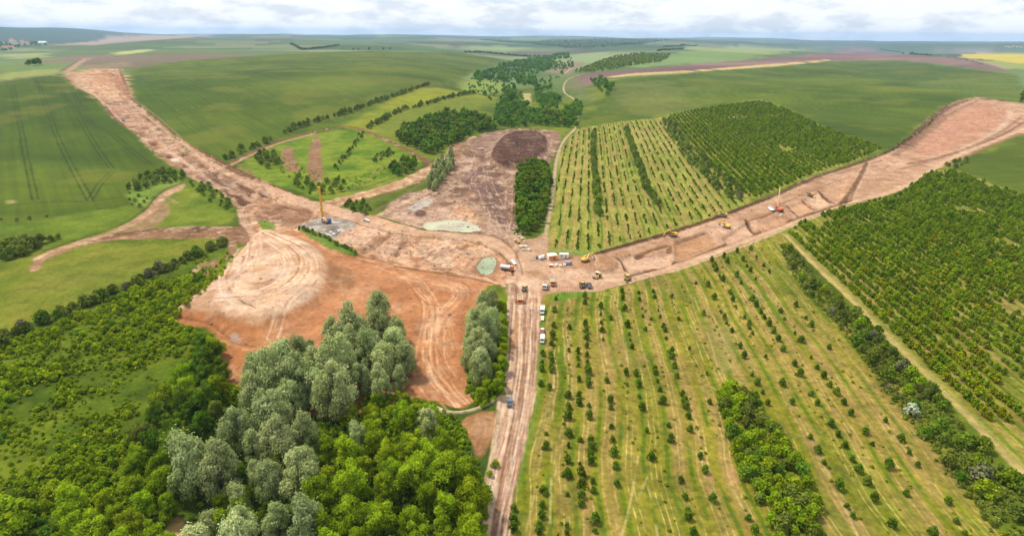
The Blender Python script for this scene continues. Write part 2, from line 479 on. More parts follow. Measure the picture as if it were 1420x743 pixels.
for st in ([(389, 226), (393, 206), (402, 203), (409, 216), (418, 238), (404, 240)], [(434, 187), (443, 187), (446, 220), (449, 252), (432, 254), (424, 236)]):
    paint(st, [P(136, 102, 70), P(160, 126, 92)], 8, 1.0, 1.5, zone('bare_strip', 'bare_ground', 'two brown bare strips on the green hollow', 'soil'), rough=.3)
zl2 = zone('lane', 'dirt_track', 'brown dirt lane climbing round the green hollow', 'soil')
stroke([(316, 229), (355, 208), (388, 195), (434, 183), (473, 175), (493, 177), (514, 184), (544, 198), (577, 213), (597, 228)], 7.5, P(128, 94, 66), 1.0, zl2, dz=-.5)
stroke([(316, 231), (355, 211), (388, 198), (434, 186)], 5, P(190, 152, 118), .9)
stroke([(316, 233), (340, 246), (352, 240), (330, 228)], 4, P(140, 104, 76), .8)
paint([(432, 282), (450, 280), (500, 266), (545, 254), (585, 236), (600, 226), (630, 204), (655, 188), (664, 192), (640, 208), (614, 228), (596, 246), (556, 262), (500, 277), (462, 288), (447, 292)],
      SOIL, 8, 1, 1.5, zl2, rough=.3)
stroke([(440, 272), (500, 262), (550, 246), (588, 228), (606, 222)], 3, P(112, 84, 60), .8, dz=.6)
stroke([(490, 262), (520, 240), (548, 222)], 2, P(150, 124, 88), .7)
stroke([(500, 284), (540, 268), (590, 246)], 5, P(124, 98, 70), .7, dz=-.5)
stroke([(520, 292), (552, 276), (590, 250)], 4, P(134, 108, 80), .7)

# --- orchards
A_S = 6.0
A_N = 7.0


def uv(x, y, a):
    a = math.radians(a)
    return x * math.cos(a) - y * math.sin(a), x * math.sin(a) + y * math.cos(a)


def orchard_paint(pix, a, sp, u_0, z, dry=.5, base=None, smooth=0):
    W = paint(pix, base or [P(108, 120, 26), P(136, 134, 36), P(160, 144, 56)], 16, 1.2, 1.5, z, smooth=smooth, aniso=(a, 6))
    sl = cut(W, 2)
    x = GX[sl]; y = GY[sl]
    ok = sdf(W, sl) > .4
    u, v = uv(x, y, a)
    wob = (fbm(u / 3, v, 45, 2, 61) - .5) * 4.6 + (fbm(u, v, 9, 2, 62) - .5) * .9
    u = u + wob
    ph = ((u - u_0) / sp) % 1.0
    row = np.floor((u - u_0) / sp)
    # grassy strip under the trees, drier lanes between
    pres = sst(vn(row * 3.7, v / 55.0, 71), .38 - dry * .3, .75)
    lane = sst(np.abs(ph - .5), .34, .22)
    nn = fbm(u / .5, v / 26, 1, 3, 66)
    c1 = P(178, 154, 92); c2 = P(166, 128, 80)
    w = (lane * (pres * .75 + .10) * np.clip(nn * 1.5, 0, 1) * ok)[..., None]
    T = TINT[sl]
    T = T * (1 - w) + (c1 * nn[..., None] + c2 * (1 - nn[..., None])) * w
    # pale wheel lines
    for off, sd_ in ((.28, 81), (.5, 82), (.72, 83)):
        wid = np.maximum(.19, GR[sl] * .0006) / sp
        ln = sst(np.abs(ph - off), wid * 1.5, wid * .4) * sst(vn(row * 5.1 + sd_, v / 36.0, sd_), .30, .62) * (.45 + .55 * vn(u * 0 + row, v / 2.5, 9))
        ww = (ln * ok * .8 * min(1, dry + .4) * np.clip(fbm(x, y, 3.0, 2, 94) * 2 - .2, .2, 1))[..., None]
        T = T * (1 - ww) + P(212, 194, 122) * ww
    g = (sst(np.abs(ph - .5), .36, .46) * sst(fbm(u, v / 4, 6, 3, 91), .30, .55) * ok * .85)[..., None]
    T = T * (1 - g) + P(90, 118, 24) * g
    d = (sst(fbm(x, y, 4.5, 3, 92), .60, .75) * ok * .35)[..., None]
    T = T * (1 - d) + P(92, 106, 46) * d
    tf = (1 + (.55 * (fbm(x, y, 1.3, 2, 95) - .5) + .35 * (fbm(x, y, 12, 3, 96) - .5)) * ok)[..., None]
    bb = (sst(fbm(u / 2, v / 5, 5, 3, 97), .52, .68) * ok * .32)[..., None]
    T = T * (1 - bb) + P(160, 132, 78) * bb
    TINT[sl] = T * tf


zoS = zone('orchard_south', 'orchard_ground', 'striped mown ground of the young orchard right of the haul road', 'grass')
orchard_paint([(752, 412), (776, 404), (826, 404), (876, 392), (928, 376), (962, 366), (1062, 330), (1086, 322), (1100, 352), (1160, 430), (1240, 520), (1330, 650), (1420, 790), (1420, 840), (690, 840), (708, 690), (728, 617), (741, 553), (744, 480)],
              A_S, 7.1, -5 - 3.55, zoS, dry=.62)
zoN = zone('orchard_north', 'orchard_ground', 'striped grass of the sparse orchard north of the corridor', 'grass')
orchard_paint([(756, 347), (770, 262), (776, 212), (788, 192), (803, 178), (870, 168), (925, 162), (978, 222), (1036, 276), (1050, 281), (1000, 298), (956, 312), (914, 325), (868, 338), (822, 352)],
              A_N, 7.0, -20, zoN, dry=.3, base=[P(122, 134, 40), P(144, 150, 54), P(164, 160, 72)])
zoE = zone('plantation_south', 'plantation_ground', 'grass floor of the dense bush plantation on the right', 'grass')
orchard_paint([(1087, 318), (1116, 305), (1162, 290), (1239, 272), (1285, 241), (1316, 233), (1420, 270), (1600, 330), (1700, 700), (1420, 655), (1316, 549), (1200, 440), (1133, 370)],
              A_S, 5.0, 142, zoE, dry=.35, base=[P(92, 108, 18), P(118, 128, 26), P(144, 142, 44)])
zoE2 = zone('plantation_north', 'plantation_ground', 'grass floor of the dense bush plantation above the corridor', 'grass')
orchard_paint([(925, 160), (991, 147), (1050, 138), (1060, 139), (1098, 153), (1137, 174), (1226, 206), (1190, 222), (1162, 232), (1111, 249), (1060, 272), (1038, 277), (976, 224)],
              A_N, 5.0, 136, zoE2, dry=.3, base=[P(98, 116, 20), P(128, 140, 30), P(150, 152, 46)])
# headland tracks, bare patches in the near orchard
stroke([(1090, 326), (1108, 346), (1133, 371), (1180, 415), (1240, 475), (1316, 551), (1370, 605), (1424, 662), (1500, 740)], 3.0, P(206, 176, 116), .9, zone('field_path', 'farm_track', 'pale tan path between the hedge strip and the plantation', 'soil'))
stroke([(1093, 324), (1135, 366), (1240, 471), (1320, 550), (1424, 655)], 5.5, P(166, 160, 84), .5)
for q in ([(975, 640), (990, 658), (992, 672), (978, 662)], [(1010, 645), (1022, 655), (1023, 671), (1012, 672)]):
    paint(q, [P(196, 152, 104)], 4, .6, .8, None, alpha=.8)
for ln, wd in (([(975, 405), (990, 440), (1010, 490), (1030, 540), (1000, 545), (985, 536)], 1.6), ([(960, 405), (985, 470), (1000, 530), (1015, 540), (1025, 538)], 1.0),
               ([(941, 406), (965, 470), (985, 530)], 1.0), ([(776, 418), (784, 412), (791, 416), (794, 450)], 1.0), ([(826, 408), (845, 405), (856, 415), (866, 460), (872, 520)], 1.0),
               ([(835, 408), (852, 410), (860, 440), (868, 500)], .8), ([(885, 632), (876, 690), (862, 743)], 1.0), ([(898, 660), (885, 690), (870, 720)], .8),
               ([(897, 670), (906, 700), (912, 743)], 1.0), ([(1120, 600), (1160, 680), (1190, 743)], 1.4), ([(1205, 570), (1290, 660), (1370, 743)], .9),
               ([(758, 560), (752, 620), (738, 700), (728, 743)], .9), ([(769, 500), (766, 600), (762, 743)], 1.3), ([(775, 480), (771, 600), (770, 743)], 1.0)):
    stroke(ln, wd * .7, P(206, 184, 118), .6, brk=.6)
for k in range(42):
    xx = random.uniform(880, 1340); yy = random.uniform(400, 740)
    if xx < 1330 - (743 - yy) * .9 + 60:
        w_ = random.uniform(5, 13)
        paint([(xx, yy), (xx + w_ * .6, yy + w_ * .2), (xx + w_, yy + w_), (xx + w_ * .3, yy + w_ * .8)], [P(180, 142, 96) if k % 3 else P(104, 128, 48)], 3, 1.4, 1.5, None, alpha=.5)
paint([(985, 450), (1010, 455), (1025, 500), (1010, 520), (990, 500)], [P(176, 148, 100), P(150, 146, 76)], 6, 3, 3, None, alpha=.6)
paint([(756, 410), (806, 402), (830, 404), (800, 412), (764, 420)], [P(96, 138, 40)], 8, 1, 1, None, alpha=.8)
paint([(752, 411), (764, 407), (766, 420), (754, 424)], [P(140, 128, 46)], 8, 1, 1, None, alpha=.8)
paint([(744, 425), (758, 425), (754, 480), (748, 560), (733, 617), (716, 690), (700, 743), (693, 743), (715, 660), (740, 553)], [P(104, 132, 48), P(128, 148, 66)], 6, 1, 1, None, alpha=.7)
paint([(800, 357), (840, 350), (914, 331), (914, 324), (868, 336), (820, 348), (760, 344), (760, 350)], [P(140, 158, 76)], 8, 1, 1, None, alpha=.7)

# ================================================================== earthworks
ze = zone('left_corridor', 'earthworks', 'long stripped earth corridor climbing to the upper left', 'soil')
Lc = [(88, 103), (106, 120), (138, 138), (153, 158), (174, 176), (184, 182), (204, 202), (222, 219), (245, 232), (266, 247), (289, 256), (307, 264), (317, 276), (330, 288), (332, 305), (345, 322), (356, 330),
      (390, 322), (440, 300), (447, 281), (432, 277), (388, 262), (360, 249), (314, 229), (281, 213), (256, 200), (240, 187), (204, 156), (189, 143), (176, 120), (166, 95), (130, 96)]
paint(Lc, [P(164, 122, 92), P(196, 152, 120), P(216, 176, 146)], 14, 1.2, 2, ze, smooth=0, rough=.95, dz=-.8, dzf=2.5, con=2.2)
paint([(90, 104), (120, 97), (166, 96), (174, 118), (178, 138), (150, 140), (120, 122)], [P(196, 142, 100), P(222, 174, 134), P(232, 196, 164)], 30, 4, 6, None)
stroke([(140, 97), (160, 104), (168, 120), (176, 138)], 14, P(168, 112, 74), .6)
stroke([(88, 100), (100, 94), (110, 86), (122, 81)], 20, P(186, 152, 130), .9)
stroke([(84, 100), (98, 91), (110, 83), (140, 81), (164, 78)], 8, P(96, 76, 68), .7)
stroke([(104, 110), (135, 133), (150, 150), (168, 168)], 5, P(224, 186, 154), .7)
stroke([(178, 134), (190, 142), (206, 154), (243, 186), (258, 199), (283, 212), (316, 230), (360, 250)], 4, P(112, 74, 48), .9, dz=.9)
stroke([(166, 96), (172, 112), (178, 130)], 6, P(130, 88, 60), .8, dz=.8)
stroke([(146, 146), (155, 160), (175, 177)], 4, P(112, 76, 54), .8)
rg = np.random.default_rng(3)
for k in range(70):
    t_ = rg.uniform(.05, .98)
    cx = np.interp(t_, [0, .25, .5, .75, 1], [150, 190, 245, 310, 400]); cy = np.interp(t_, [0, .25, .5, .75, 1], [140, 172, 214, 258, 292])
    cx += rg.normal(0, 9 + 12 * t_); cy += rg.normal(0, 4 + 5 * t_)
    wl = rg.uniform(3, 12) * (.45 + t_)
    c = [P(96, 64, 42), P(132, 90, 62), P(236, 202, 168), P(222, 184, 148), P(112, 80, 58)][rg.integers(5)]
    paint([(cx - wl * .5, cy - wl * .25), (cx + wl * .2, cy - wl * .22), (cx + wl * .6, cy + wl * .3), (cx - wl * .1, cy + wl * .28)], [c], 4, .5, 2.2, None, alpha=.8,
          dz=-.9 if k % 2 else .7, dzf=1.2)
for q in ([(244, 208), (256, 208), (268, 215), (254, 216)], [(271, 225), (285, 225), (292, 233), (281, 234)], [(329, 253), (341, 250), (358, 261), (353, 268), (341, 266)], [(306, 263), (321, 260), (332, 269), (321, 276)],
          [(322, 271), (337, 268), (350, 277), (345, 284), (331, 282)], [(355, 263), (372, 265), (379, 271), (366, 274)], [(206, 195), (216, 195), (219, 201), (210, 203)], [(228, 213), (241, 214), (238, 219), (229, 218)]):
    paint(q, [P(92, 60, 42), P(124, 86, 62)], 3, .5, 1.2, None, alpha=.9, dz=-1.8, dzf=1.6)
paint([(295, 232), (309, 236), (324, 247), (313, 246)], [P(104, 92, 44), P(128, 92, 62)], 3, .6, 1.2, None, alpha=.8)
paint([(268, 241), (297, 245), (306, 253), (293, 256), (277, 250)], [P(128, 94, 76), P(150, 116, 96)], 4, .8, 1.5, None, alpha=.8)
for q in ([(301, 243), (319, 247), (324, 251), (307, 252)], [(281, 248), (292, 249), (289, 252)]):
    paint(q, [P(236, 206, 178)], 4, .5, .8, None, alpha=.85)
stroke([(212, 186), (228, 202), (246, 217), (269, 233), (285, 247), (313, 259), (337, 269), (353, 275)], 5, P(226, 188, 156), .75)
stroke([(200, 161), (226, 181), (252, 201), (285, 220), (313, 232), (341, 246), (382, 259), (414, 275)], 4, P(100, 64, 42), .9, dz=1.0)
stroke([(188, 140), (206, 153), (230, 172), (252, 192)], 3, P(150, 140, 90), .7)
stroke([(240, 190), (263, 207), (285, 224), (313, 238), (341, 250), (374, 262), (402, 272), (440, 284)], 9, P(216, 172, 138), .85)
stroke([(339, 286), (360, 279), (382, 272)], 5, P(214, 178, 150), .85, dz=.6)
stroke([(366, 292), (394, 285), (411, 279)], 2.2, P(86, 58, 42), .85, dz=-.9)
stroke([(370, 296), (394, 291), (414, 286)], 2.2, P(206, 166, 134), .7, dz=.4)
paint([(233, 218), (242, 218), (251, 223), (247, 225), (238, 224)], [P(226, 214, 196)], 4, .6, .8, None)
paint([(282, 236), (300, 240), (318, 250), (340, 262), (330, 268), (306, 254), (288, 246)], [P(110, 80, 64), P(146, 112, 92)], 6, 1.5, 3, None, alpha=.8, dz=-1.4, dzf=2)
ruts([(150, 130), (195, 165), (250, 210), (320, 252), (400, 290)], 18, 12, [P(226, 190, 158), P(130, 92, 68)], .6, 1.0, seed=1)
stroke([(166, 128), (200, 158), (250, 200), (316, 240), (372, 268), (430, 288)], 5, P(218, 180, 148), .75)

for k in range(34):
    t_ = rg.uniform(.12, .95); sd_ = 1 if k % 2 else -1
    cx = np.interp(t_, [0, .25, .5, .75, 1], [150, 190, 245, 310, 400]); cy = np.interp(t_, [0, .25, .5, .75, 1], [140, 172, 214, 258, 292])
    hw = (17 + 17 * t_) * (1 + .1 * rg.normal())
    cx += sd_ * hw; cy += -sd_ * hw * .28 * 0
    wl = rg.uniform(3, 9) * (.5 + t_)
    if sd_ < 0 or t_ < .5:
        paint([(cx - wl * .6, cy - wl * .5), (cx + wl * .1, cy - wl * .3), (cx + wl * .6, cy + wl * .5), (cx - wl * .1, cy + wl * .4)], [P(86, 106, 22), P(118, 122, 42)], 4, .6, 2.0, None, alpha=.8)
# pit and grey rig pad
zpit = zone('cut', 'excavation', 'stepped pink brown excavation below the main haul road', 'soil')
paint([(356, 330), (345, 300), (352, 284), (376, 268), (432, 280), (447, 283), (482, 294), (519, 302), (572, 325), (626, 329), (667, 334), (698, 350), (712, 362), (716, 385), (700, 395), (662, 384), (598, 375), (549, 367),
       (498, 354), (462, 338), (411, 319), (388, 318)], PINK, 9, 1, 1.5, zpit, rough=.75, dz=-.8, dzf=2, con=2)
paint([(350, 292), (372, 276), (412, 280), (440, 292), (426, 304), (400, 312), (366, 310)], [P(128, 92, 68), P(164, 124, 96), P(190, 152, 122)], 6, 1.5, 2, None, dz=-1.2, dzf=2)
stroke([(366, 292), (392, 281), (410, 286)], 2.5, P(96, 66, 48), .7, dz=-.6)
stroke([(358, 306), (380, 296), (405, 300)], 2.5, P(104, 74, 54), .6, dz=-.6)
stroke([(408, 314), (428, 304), (440, 298)], 2, P(88, 62, 46), .8, dz=-.8)
paint([(408, 314), (428, 305), (445, 301), (478, 303), (496, 302), (500, 310), (488, 316), (472, 327), (460, 332), (432, 325)], [P(150, 138, 126), P(178, 168, 156), P(196, 188, 178)], 5, .8, 1.2,
      zone('rig_pad', 'rig_pad', 'grey gravel pad under the yellow piling rig', 'gravel'), dz=1.0, dzf=1.5, con=2.2)
paint([(452, 316), (462, 313), (474, 318), (468, 328), (456, 326)], [P(86, 80, 78), P(140, 132, 126)], 2, .8, 1.5, None, alpha=.8)
for q in ([(496, 348), (540, 318), (552, 318), (508, 352)], [(544, 354), (560, 324), (568, 325), (552, 356)]):
    paint(q, [P(134, 102, 76), P(150, 118, 92)], 6, .8, 1, None, alpha=.75, dz=-.8, dzf=1.5)
for q in ([(462, 334), (482, 316), (520, 314), (534, 320), (496, 346)], [(512, 352), (548, 322), (562, 325), (544, 358)], [(570, 345), (620, 336), (640, 345), (620, 356), (580, 358)]):
    paint(q, [P(206, 164, 134), P(224, 188, 160)], 5, .8, 1, None, alpha=.8, dz=.5, dzf=1.2)
for k in range(26):
    xx = rg.uniform(560, 660); yy = rg.uniform(332, 366); l_ = rg.uniform(10, 26)
    stroke([(xx, yy), (xx + l_ * .6, yy - l_ * .3), (xx + l_, yy - l_ * .28)], 1.2, P(150, 108, 78) if k % 2 else P(232, 198, 166), .6, dz=-.4 if k % 2 else .3)
for k in range(20):
    xx = rg.uniform(470, 680); yy = rg.uniform(325, 372)
    paint([(xx, yy), (xx + rg.uniform(4, 14), yy - 2), (xx + rg.uniform(6, 16), yy + 4), (xx + 2, yy + 5)], [P(166, 122, 90) if k % 2 else P(214, 176, 146)], 3, .7, 1.2, None, alpha=.6, dz=rg.uniform(-.6, .5), dzf=1.2)

# spoil plateau and its orange slopes
zsp = zone('spoil', 'spoil_ground', 'broad tan and orange spoil plateau behind the silver willows', 'soil')
paint([(343, 344), (330, 359), (304, 391), (271, 414), (235, 438), (243, 447), (268, 452), (289, 453), (302, 467), (304, 498), (314, 523), (330, 537), (346, 546), (400, 570), (480, 580), (565, 553), (600, 556), (640, 566), (655, 556),
       (644, 508), (646, 488), (654, 452), (667, 414), (675, 396), (697, 393), (662, 384), (598, 375), (549, 367), (498, 354), (462, 338), (439, 331), (411, 319), (388, 318), (370, 319), (355, 327)],
      ORANGE, 16, 1, 1.5, zsp, smooth=0, rough=.25, con=1.6)
top = [(343, 344), (330, 359), (304, 391), (271, 414), (240, 437), (270, 439), (300, 441), (325, 452), (345, 456), (366, 452), (400, 440), (430, 424), (450, 402), (458, 385), (456, 370), (440, 348), (400, 330), (370, 322), (355, 327)]
paint(top, [P(196, 152, 116), P(214, 174, 140), P(228, 194, 164)], 11, 2, 2.5, None, dz=5.0, dzf=7, rough=.3, con=1.9)
paint([(236, 437), (300, 440), (345, 456), (366, 454), (352, 480), (340, 540), (312, 524), (302, 480), (288, 452), (262, 450)], [P(184, 124, 78), P(168, 108, 66)], 8, 2, 2, None, alpha=.8)
stroke([(240, 441), (268, 445), (296, 450), (320, 470), (350, 480), (362, 482)], 1.4, P(148, 94, 56), .7, dz=-.5)
stroke([(302, 470), (326, 480), (345, 486), (356, 484)], 2, P(206, 150, 106), .7)
paint([(316, 462), (330, 460), (334, 474), (322, 476)], [P(190, 168, 148)], 3, 1, 1, None, alpha=.7)
paint([(300, 421), (318, 417), (328, 424), (312, 429)], [P(230, 204, 182)], 3, 1.5, 1.5, None, alpha=.8)
paint([(455, 366), (470, 366), (492, 378), (496, 396), (480, 404), (460, 402), (452, 390)], [P(146, 104, 68), P(166, 120, 82)], 8, 2, 2, None, alpha=.8)
paint([(360, 455), (400, 442), (440, 420), (460, 402), (470, 410), (440, 440), (390, 480), (350, 500)], [P(180, 124, 82), P(196, 142, 100)], 8, 3, 2, None, alpha=.7)
ZC = [P(232, 198, 166), P(166, 118, 82), P(238, 210, 184)]
ruts([(345, 345), (330, 375), (318, 405), (330, 430), (360, 440)], 10, 9, ZC, .8, .9, seed=2, brk=.5)
ruts([(360, 332), (400, 350), (420, 375), (405, 405), (360, 425), (300, 430)], 12, 10, ZC, .8, .9, seed=3, brk=.5)
ruts([(340, 360), (370, 352), (400, 370), (390, 400), (350, 410), (325, 395)], 9, 6, ZC, .45, .9, seed=4, brk=.5)
ruts([(355, 340), (350, 380), (300, 415), (250, 435)], 8, 7, ZC, .8, .9, seed=5, brk=.5)
ruts([(380, 335), (425, 355), (445, 380), (430, 410), (400, 432), (380, 470)], 7, 7, ZC, .8, .9, seed=6, brk=.5)
OC = [P(224, 176, 134), P(160, 106, 66), P(230, 188, 148)]
ruts([(560, 378), (600, 386), (640, 392), (650, 410), (625, 430), (605, 450), (600, 500), (620, 530), (645, 560)], 11, 14, OC, .8, .8, seed=7, brk=.5)
ruts([(500, 362), (560, 380), (580, 400), (598, 424), (592, 470), (588, 520), (612, 548)], 9, 10, OC, .8, .8, seed=8, brk=.5)
ruts([(600, 390), (640, 400), (646, 418), (610, 425), (580, 410), (578, 392)], 6, 6, OC, .5, .7, seed=9)
ruts([(618, 440), (626, 470), (632, 490), (618, 500), (610, 470)], 4, 5, OC, .5, .7, seed=10)
ruts([(470, 345), (520, 362), (580, 376), (660, 386), (700, 398)], 6, 6, [P(226, 186, 150), P(140, 98, 66)], .6, .8, seed=11)
paint([(640, 400), (664, 402), (654, 440), (644, 480), (632, 470), (640, 430)], [P(162, 106, 64)], 8, 2, 2, None, alpha=.55)
paint([(566, 420), (584, 424), (588, 460), (574, 540), (560, 540)], [P(166, 112, 70)], 8, 2, 2, None, alpha=.5)
stroke([(548, 369), (598, 377), (662, 387), (698, 397)], 1.6, P(112, 78, 54), .7, dz=-.5)
stroke([(548, 366), (598, 373), (662, 381), (690, 390), (704, 400)], 2.2, P(226, 188, 154), .8, dz=.3)
# green bank
zgb = zone('bank', 'grass_bank', 'narrow grass bank between the spoil plateau and the excavation', 'grass')
paint([(411, 316), (424, 318), (445, 325), (466, 334), (494, 349), (498, 355), (486, 357), (455, 345), (426, 329)], [P(96, 122, 42), P(126, 144, 58)], 5, .8, 1, zgb, dz=1.4, dzf=2)
paint([(357, 300), (372, 300), (384, 310), (378, 318), (360, 315)], [P(104, 132, 46), P(134, 148, 62)], 5, .8, 1, zgb, dz=.6, dzf=2)

# mud basin
zb = zone('basin', 'mud_basin', 'grey brown mud basin with tracks and shallow puddles', 'soil')
paint([(600, 262), (616, 236), (640, 208), (655, 190), (690, 181), (720, 178), (766, 180), (779, 187), (769, 216), (757, 231), (730, 240), (717, 250), (716, 290), (722, 326), (740, 345), (716, 350), (695, 333), (675, 326), (636, 322), (585, 318), (546, 306), (524, 298), (556, 270)],
      MUD, 14, 1, 1.8, zb, smooth=1, rough=.55, dz=-.5, dzf=2, con=2)
paint([(545, 304), (570, 292), (605, 288), (640, 292), (668, 300), (690, 322), (640, 320), (585, 317)], [P(196, 158, 134), P(214, 180, 154)], 10, 2, 3, None, alpha=.7)
paint([(634, 282), (652, 284), (668, 300), (676, 320), (660, 308), (640, 300), (626, 296)], [P(192, 142, 104), P(208, 160, 122)], 8, 1.5, 2, None, alpha=.75, dz=.8, dzf=3)
paint([(640, 246), (656, 228), (676, 232), (696, 262), (708, 310), (700, 318), (684, 300), (660, 268)], [P(106, 80, 72), P(136, 108, 98)], 9, 2, 2.5, None, alpha=.8)
paint([(700, 258), (712, 250), (716, 300), (716, 322), (706, 318)], [P(124, 90, 72), P(146, 112, 92)], 6, 1.5, 2, None, alpha=.6)
paint([(654, 192), (690, 184), (700, 188), (684, 214), (660, 214), (640, 216)], [P(142, 110, 96), P(170, 138, 122)], 10, 2, 3, None, alpha=.7)
paint([(618, 204), (640, 198), (656, 206), (650, 220), (626, 222)], [P(140, 106, 78), P(166, 130, 98)], 5, 1.5, 2, None, dz=2.2, dzf=4)
# dark pile
zd = zone('pile', 'soil_pile', 'big dark brown topsoil pile at the head of the basin', 'soil')
paint([(680, 216), (688, 200), (704, 187), (735, 184), (758, 190), (760, 211), (743, 223), (720, 231), (700, 234), (684, 228)], [P(74, 50, 40), P(90, 62, 50), P(108, 78, 66)], 9, .8, 1, zd, dz=6.0, dzf=9, rough=.8)
stroke([(700, 186), (735, 182), (757, 186), (762, 200)], 5, P(182, 146, 132), .7)
stroke([(676, 220), (682, 206), (694, 192), (706, 184)], 6, P(188, 152, 134), .6)
stroke([(764, 196), (764, 212), (748, 226), (724, 240)], 4, P(200, 166, 142), .8)
PC = [P(212, 176, 152), P(110, 82, 72), P(224, 192, 170)]
ruts([(680, 224), (668, 236), (680, 270), (700, 312), (712, 335)], 16, 14, PC, .7, 1.0, seed=12)
ruts([(650, 196), (668, 220), (660, 250), (676, 290), (690, 325)], 18, 14, PC, .6, .9, seed=13)
ruts([(712, 248), (704, 260), (706, 300), (700, 328)], 7, 8, [P(226, 194, 170), P(206, 168, 144)], .8, 1.0, seed=14)
ruts([(545, 302), (590, 276), (640, 250), (660, 226), (690, 196)], 9, 8, PC, .6, .9, seed=15)
stroke([(524, 300), (552, 284), (575, 272), (606, 256)], 6, P(206, 170, 140), .9)
stroke([(560, 284), (580, 276), (604, 264)], 2.2, P(104, 78, 62), .7, dz=-.4)
paint([(573, 296), (582, 290), (592, 295), (586, 302), (576, 301)], [P(118, 92, 78)], 3, .8, 1, None, dz=1.6, dzf=2.5)

# main haul road and junction
zr = zone('main_road', 'haul_road', 'tan dirt haul road curving past the excavation to the junction', 'soil')
paint([(360, 250), (388, 263), (432, 278), (447, 280), (483, 291), (519, 300), (549, 309), (585, 319), (636, 323), (675, 326), (695, 332), (715, 348), (724, 362), (730, 380), (716, 384), (708, 364), (698, 351), (667, 335), (626, 329), (572, 325),
       (534, 318), (493, 308), (447, 292), (400, 278), (372, 266)], [P(198, 156, 124), P(216, 178, 148)], 12, .8, .8, zr, smooth=0, rough=.2, con=1.6)
stroke([(447, 293), (493, 309), (534, 319), (572, 326), (626, 330.5), (667, 336), (697, 351), (709, 367), (713, 384)], 1.6, P(120, 86, 60), .85, dz=-.5)
stroke([(447, 280), (519, 299), (585, 317.5), (675, 325), (697, 332)], 1.4, P(140, 104, 78), .7, dz=.5)
ruts([(390, 270), (447, 286), (519, 304), (585, 322), (667, 330), (700, 341), (718, 365)], 4, 6, [P(230, 196, 168), P(170, 128, 98)], .6, .6, seed=16)

# right corridor
zq = zone('right_corridor', 'earthworks', 'wide stripped earth corridor running to the upper right', 'soil')
UPE = [(800, 353), (822, 353), (830, 349), (868, 338), (914, 326), (955, 313), (999, 298), (1042, 282), (1070, 272), (1124, 246), (1188, 226), (1224, 213), (1254, 198), (1285, 166), (1316, 144), (1354, 134), (1420, 144), (1500, 140)]
LOE = [(1500, 160), (1420, 185), (1380, 199), (1341, 216), (1310, 231), (1285, 236), (1264, 257), (1226, 272), (1175, 282), (1111, 305), (1060, 328), (960, 365), (927, 376), (874, 391), (825, 403), (774, 403), (753, 408)]
paint(UPE + LOE + [(746, 420), (715, 420), (716, 385), (716, 350), (724, 330), (745, 335), (756, 348)], [P(178, 136, 104), P(202, 160, 128), P(218, 180, 150)], 13, .8, 1.2, zq, smooth=0, rough=.4, dz=-1.3, dzf=1.6, con=1.8)
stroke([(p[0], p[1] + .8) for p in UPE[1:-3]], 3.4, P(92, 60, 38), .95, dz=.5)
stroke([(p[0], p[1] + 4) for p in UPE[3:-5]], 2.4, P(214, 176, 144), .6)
stroke([(1060, 274), (1124, 250), (1188, 231), (1224, 220)], 2.5, P(132, 98, 70), .7, dz=-.4)
stroke([(1075, 284), (1110, 270), (1150, 253), (1180, 243)], 1.8, P(140, 102, 74), .7, dz=.6)
# lower side road of the corridor
stroke([(1420, 178), (1380, 194), (1320, 216), (1280, 244), (1240, 264), (1175, 280), (1100, 306), (1040, 329), (960, 358), (900, 376), (840, 388), (780, 392), (740, 396)], 6, P(214, 176, 142), .9, zone('side_road', 'haul_road', 'haul road along the lower edge of the right hand corridor', 'soil'))
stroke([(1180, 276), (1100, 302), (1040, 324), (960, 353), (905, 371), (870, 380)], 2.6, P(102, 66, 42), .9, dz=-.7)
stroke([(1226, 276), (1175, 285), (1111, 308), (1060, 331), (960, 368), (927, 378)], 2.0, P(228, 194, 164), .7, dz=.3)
stroke([(1175, 279), (1100, 305), (960, 356), (905, 374)], 1.0, P(144, 104, 76), .7)
# the broad reddish head of the corridor
paint([(1300, 172), (1330, 150), (1356, 140), (1392, 146), (1398, 160), (1380, 176), (1340, 196), (1290, 214), (1262, 210)], [P(188, 132, 104), P(206, 150, 120)], 30, 3, 4, None, alpha=.8)
stroke([(1260, 205), (1292, 178), (1322, 154), (1356, 139)], 8, P(146, 108, 84), .7, dz=.8)
stroke([(1250, 204), (1288, 170), (1318, 146), (1354, 135.5), (1392, 140)], 9, P(100, 68, 46), .85, dz=1.5)
stroke([(1240, 214), (1262, 200), (1290, 174), (1312, 158)], 8, P(138, 100, 74), .7)
stroke([(1420, 168), (1392, 186), (1345, 204), (1300, 218), (1258, 226)], 4, P(116, 78, 54), .8)
stroke([(1398, 150), (1404, 162), (1380, 184), (1330, 208)], 8, P(222, 188, 160), .6)
stroke([(1418, 160), (1390, 182), (1330, 210), (1250, 233)], 5, P(150, 110, 82), .7)
stroke([(1418, 184), (1380, 199), (1341, 216), (1312, 230)], 9, P(130, 104, 62), .7)
ruts([(1390, 150), (1340, 180), (1290, 208), (1240, 232)], 26, 10, [P(160, 112, 86), P(222, 182, 150)], .5, 1.6, seed=17)
ruts([(1290, 235), (1240, 250), (1180, 265), (1130, 282)], 14, 8, [P(160, 118, 90), P(226, 190, 160)], .5, 1.0, seed=18)
stroke([(1202, 224), (1192, 246), (1176, 270), (1166, 282)], 4.0, P(112, 76, 50), .85, dz=.9)
stroke([(1206, 225), (1198, 246), (1182, 272)], 2.0, P(222, 182, 150), .7)
stroke([(1194, 236), (1186, 262), (1180, 276)], 2.0, P(136, 98, 70), .6)
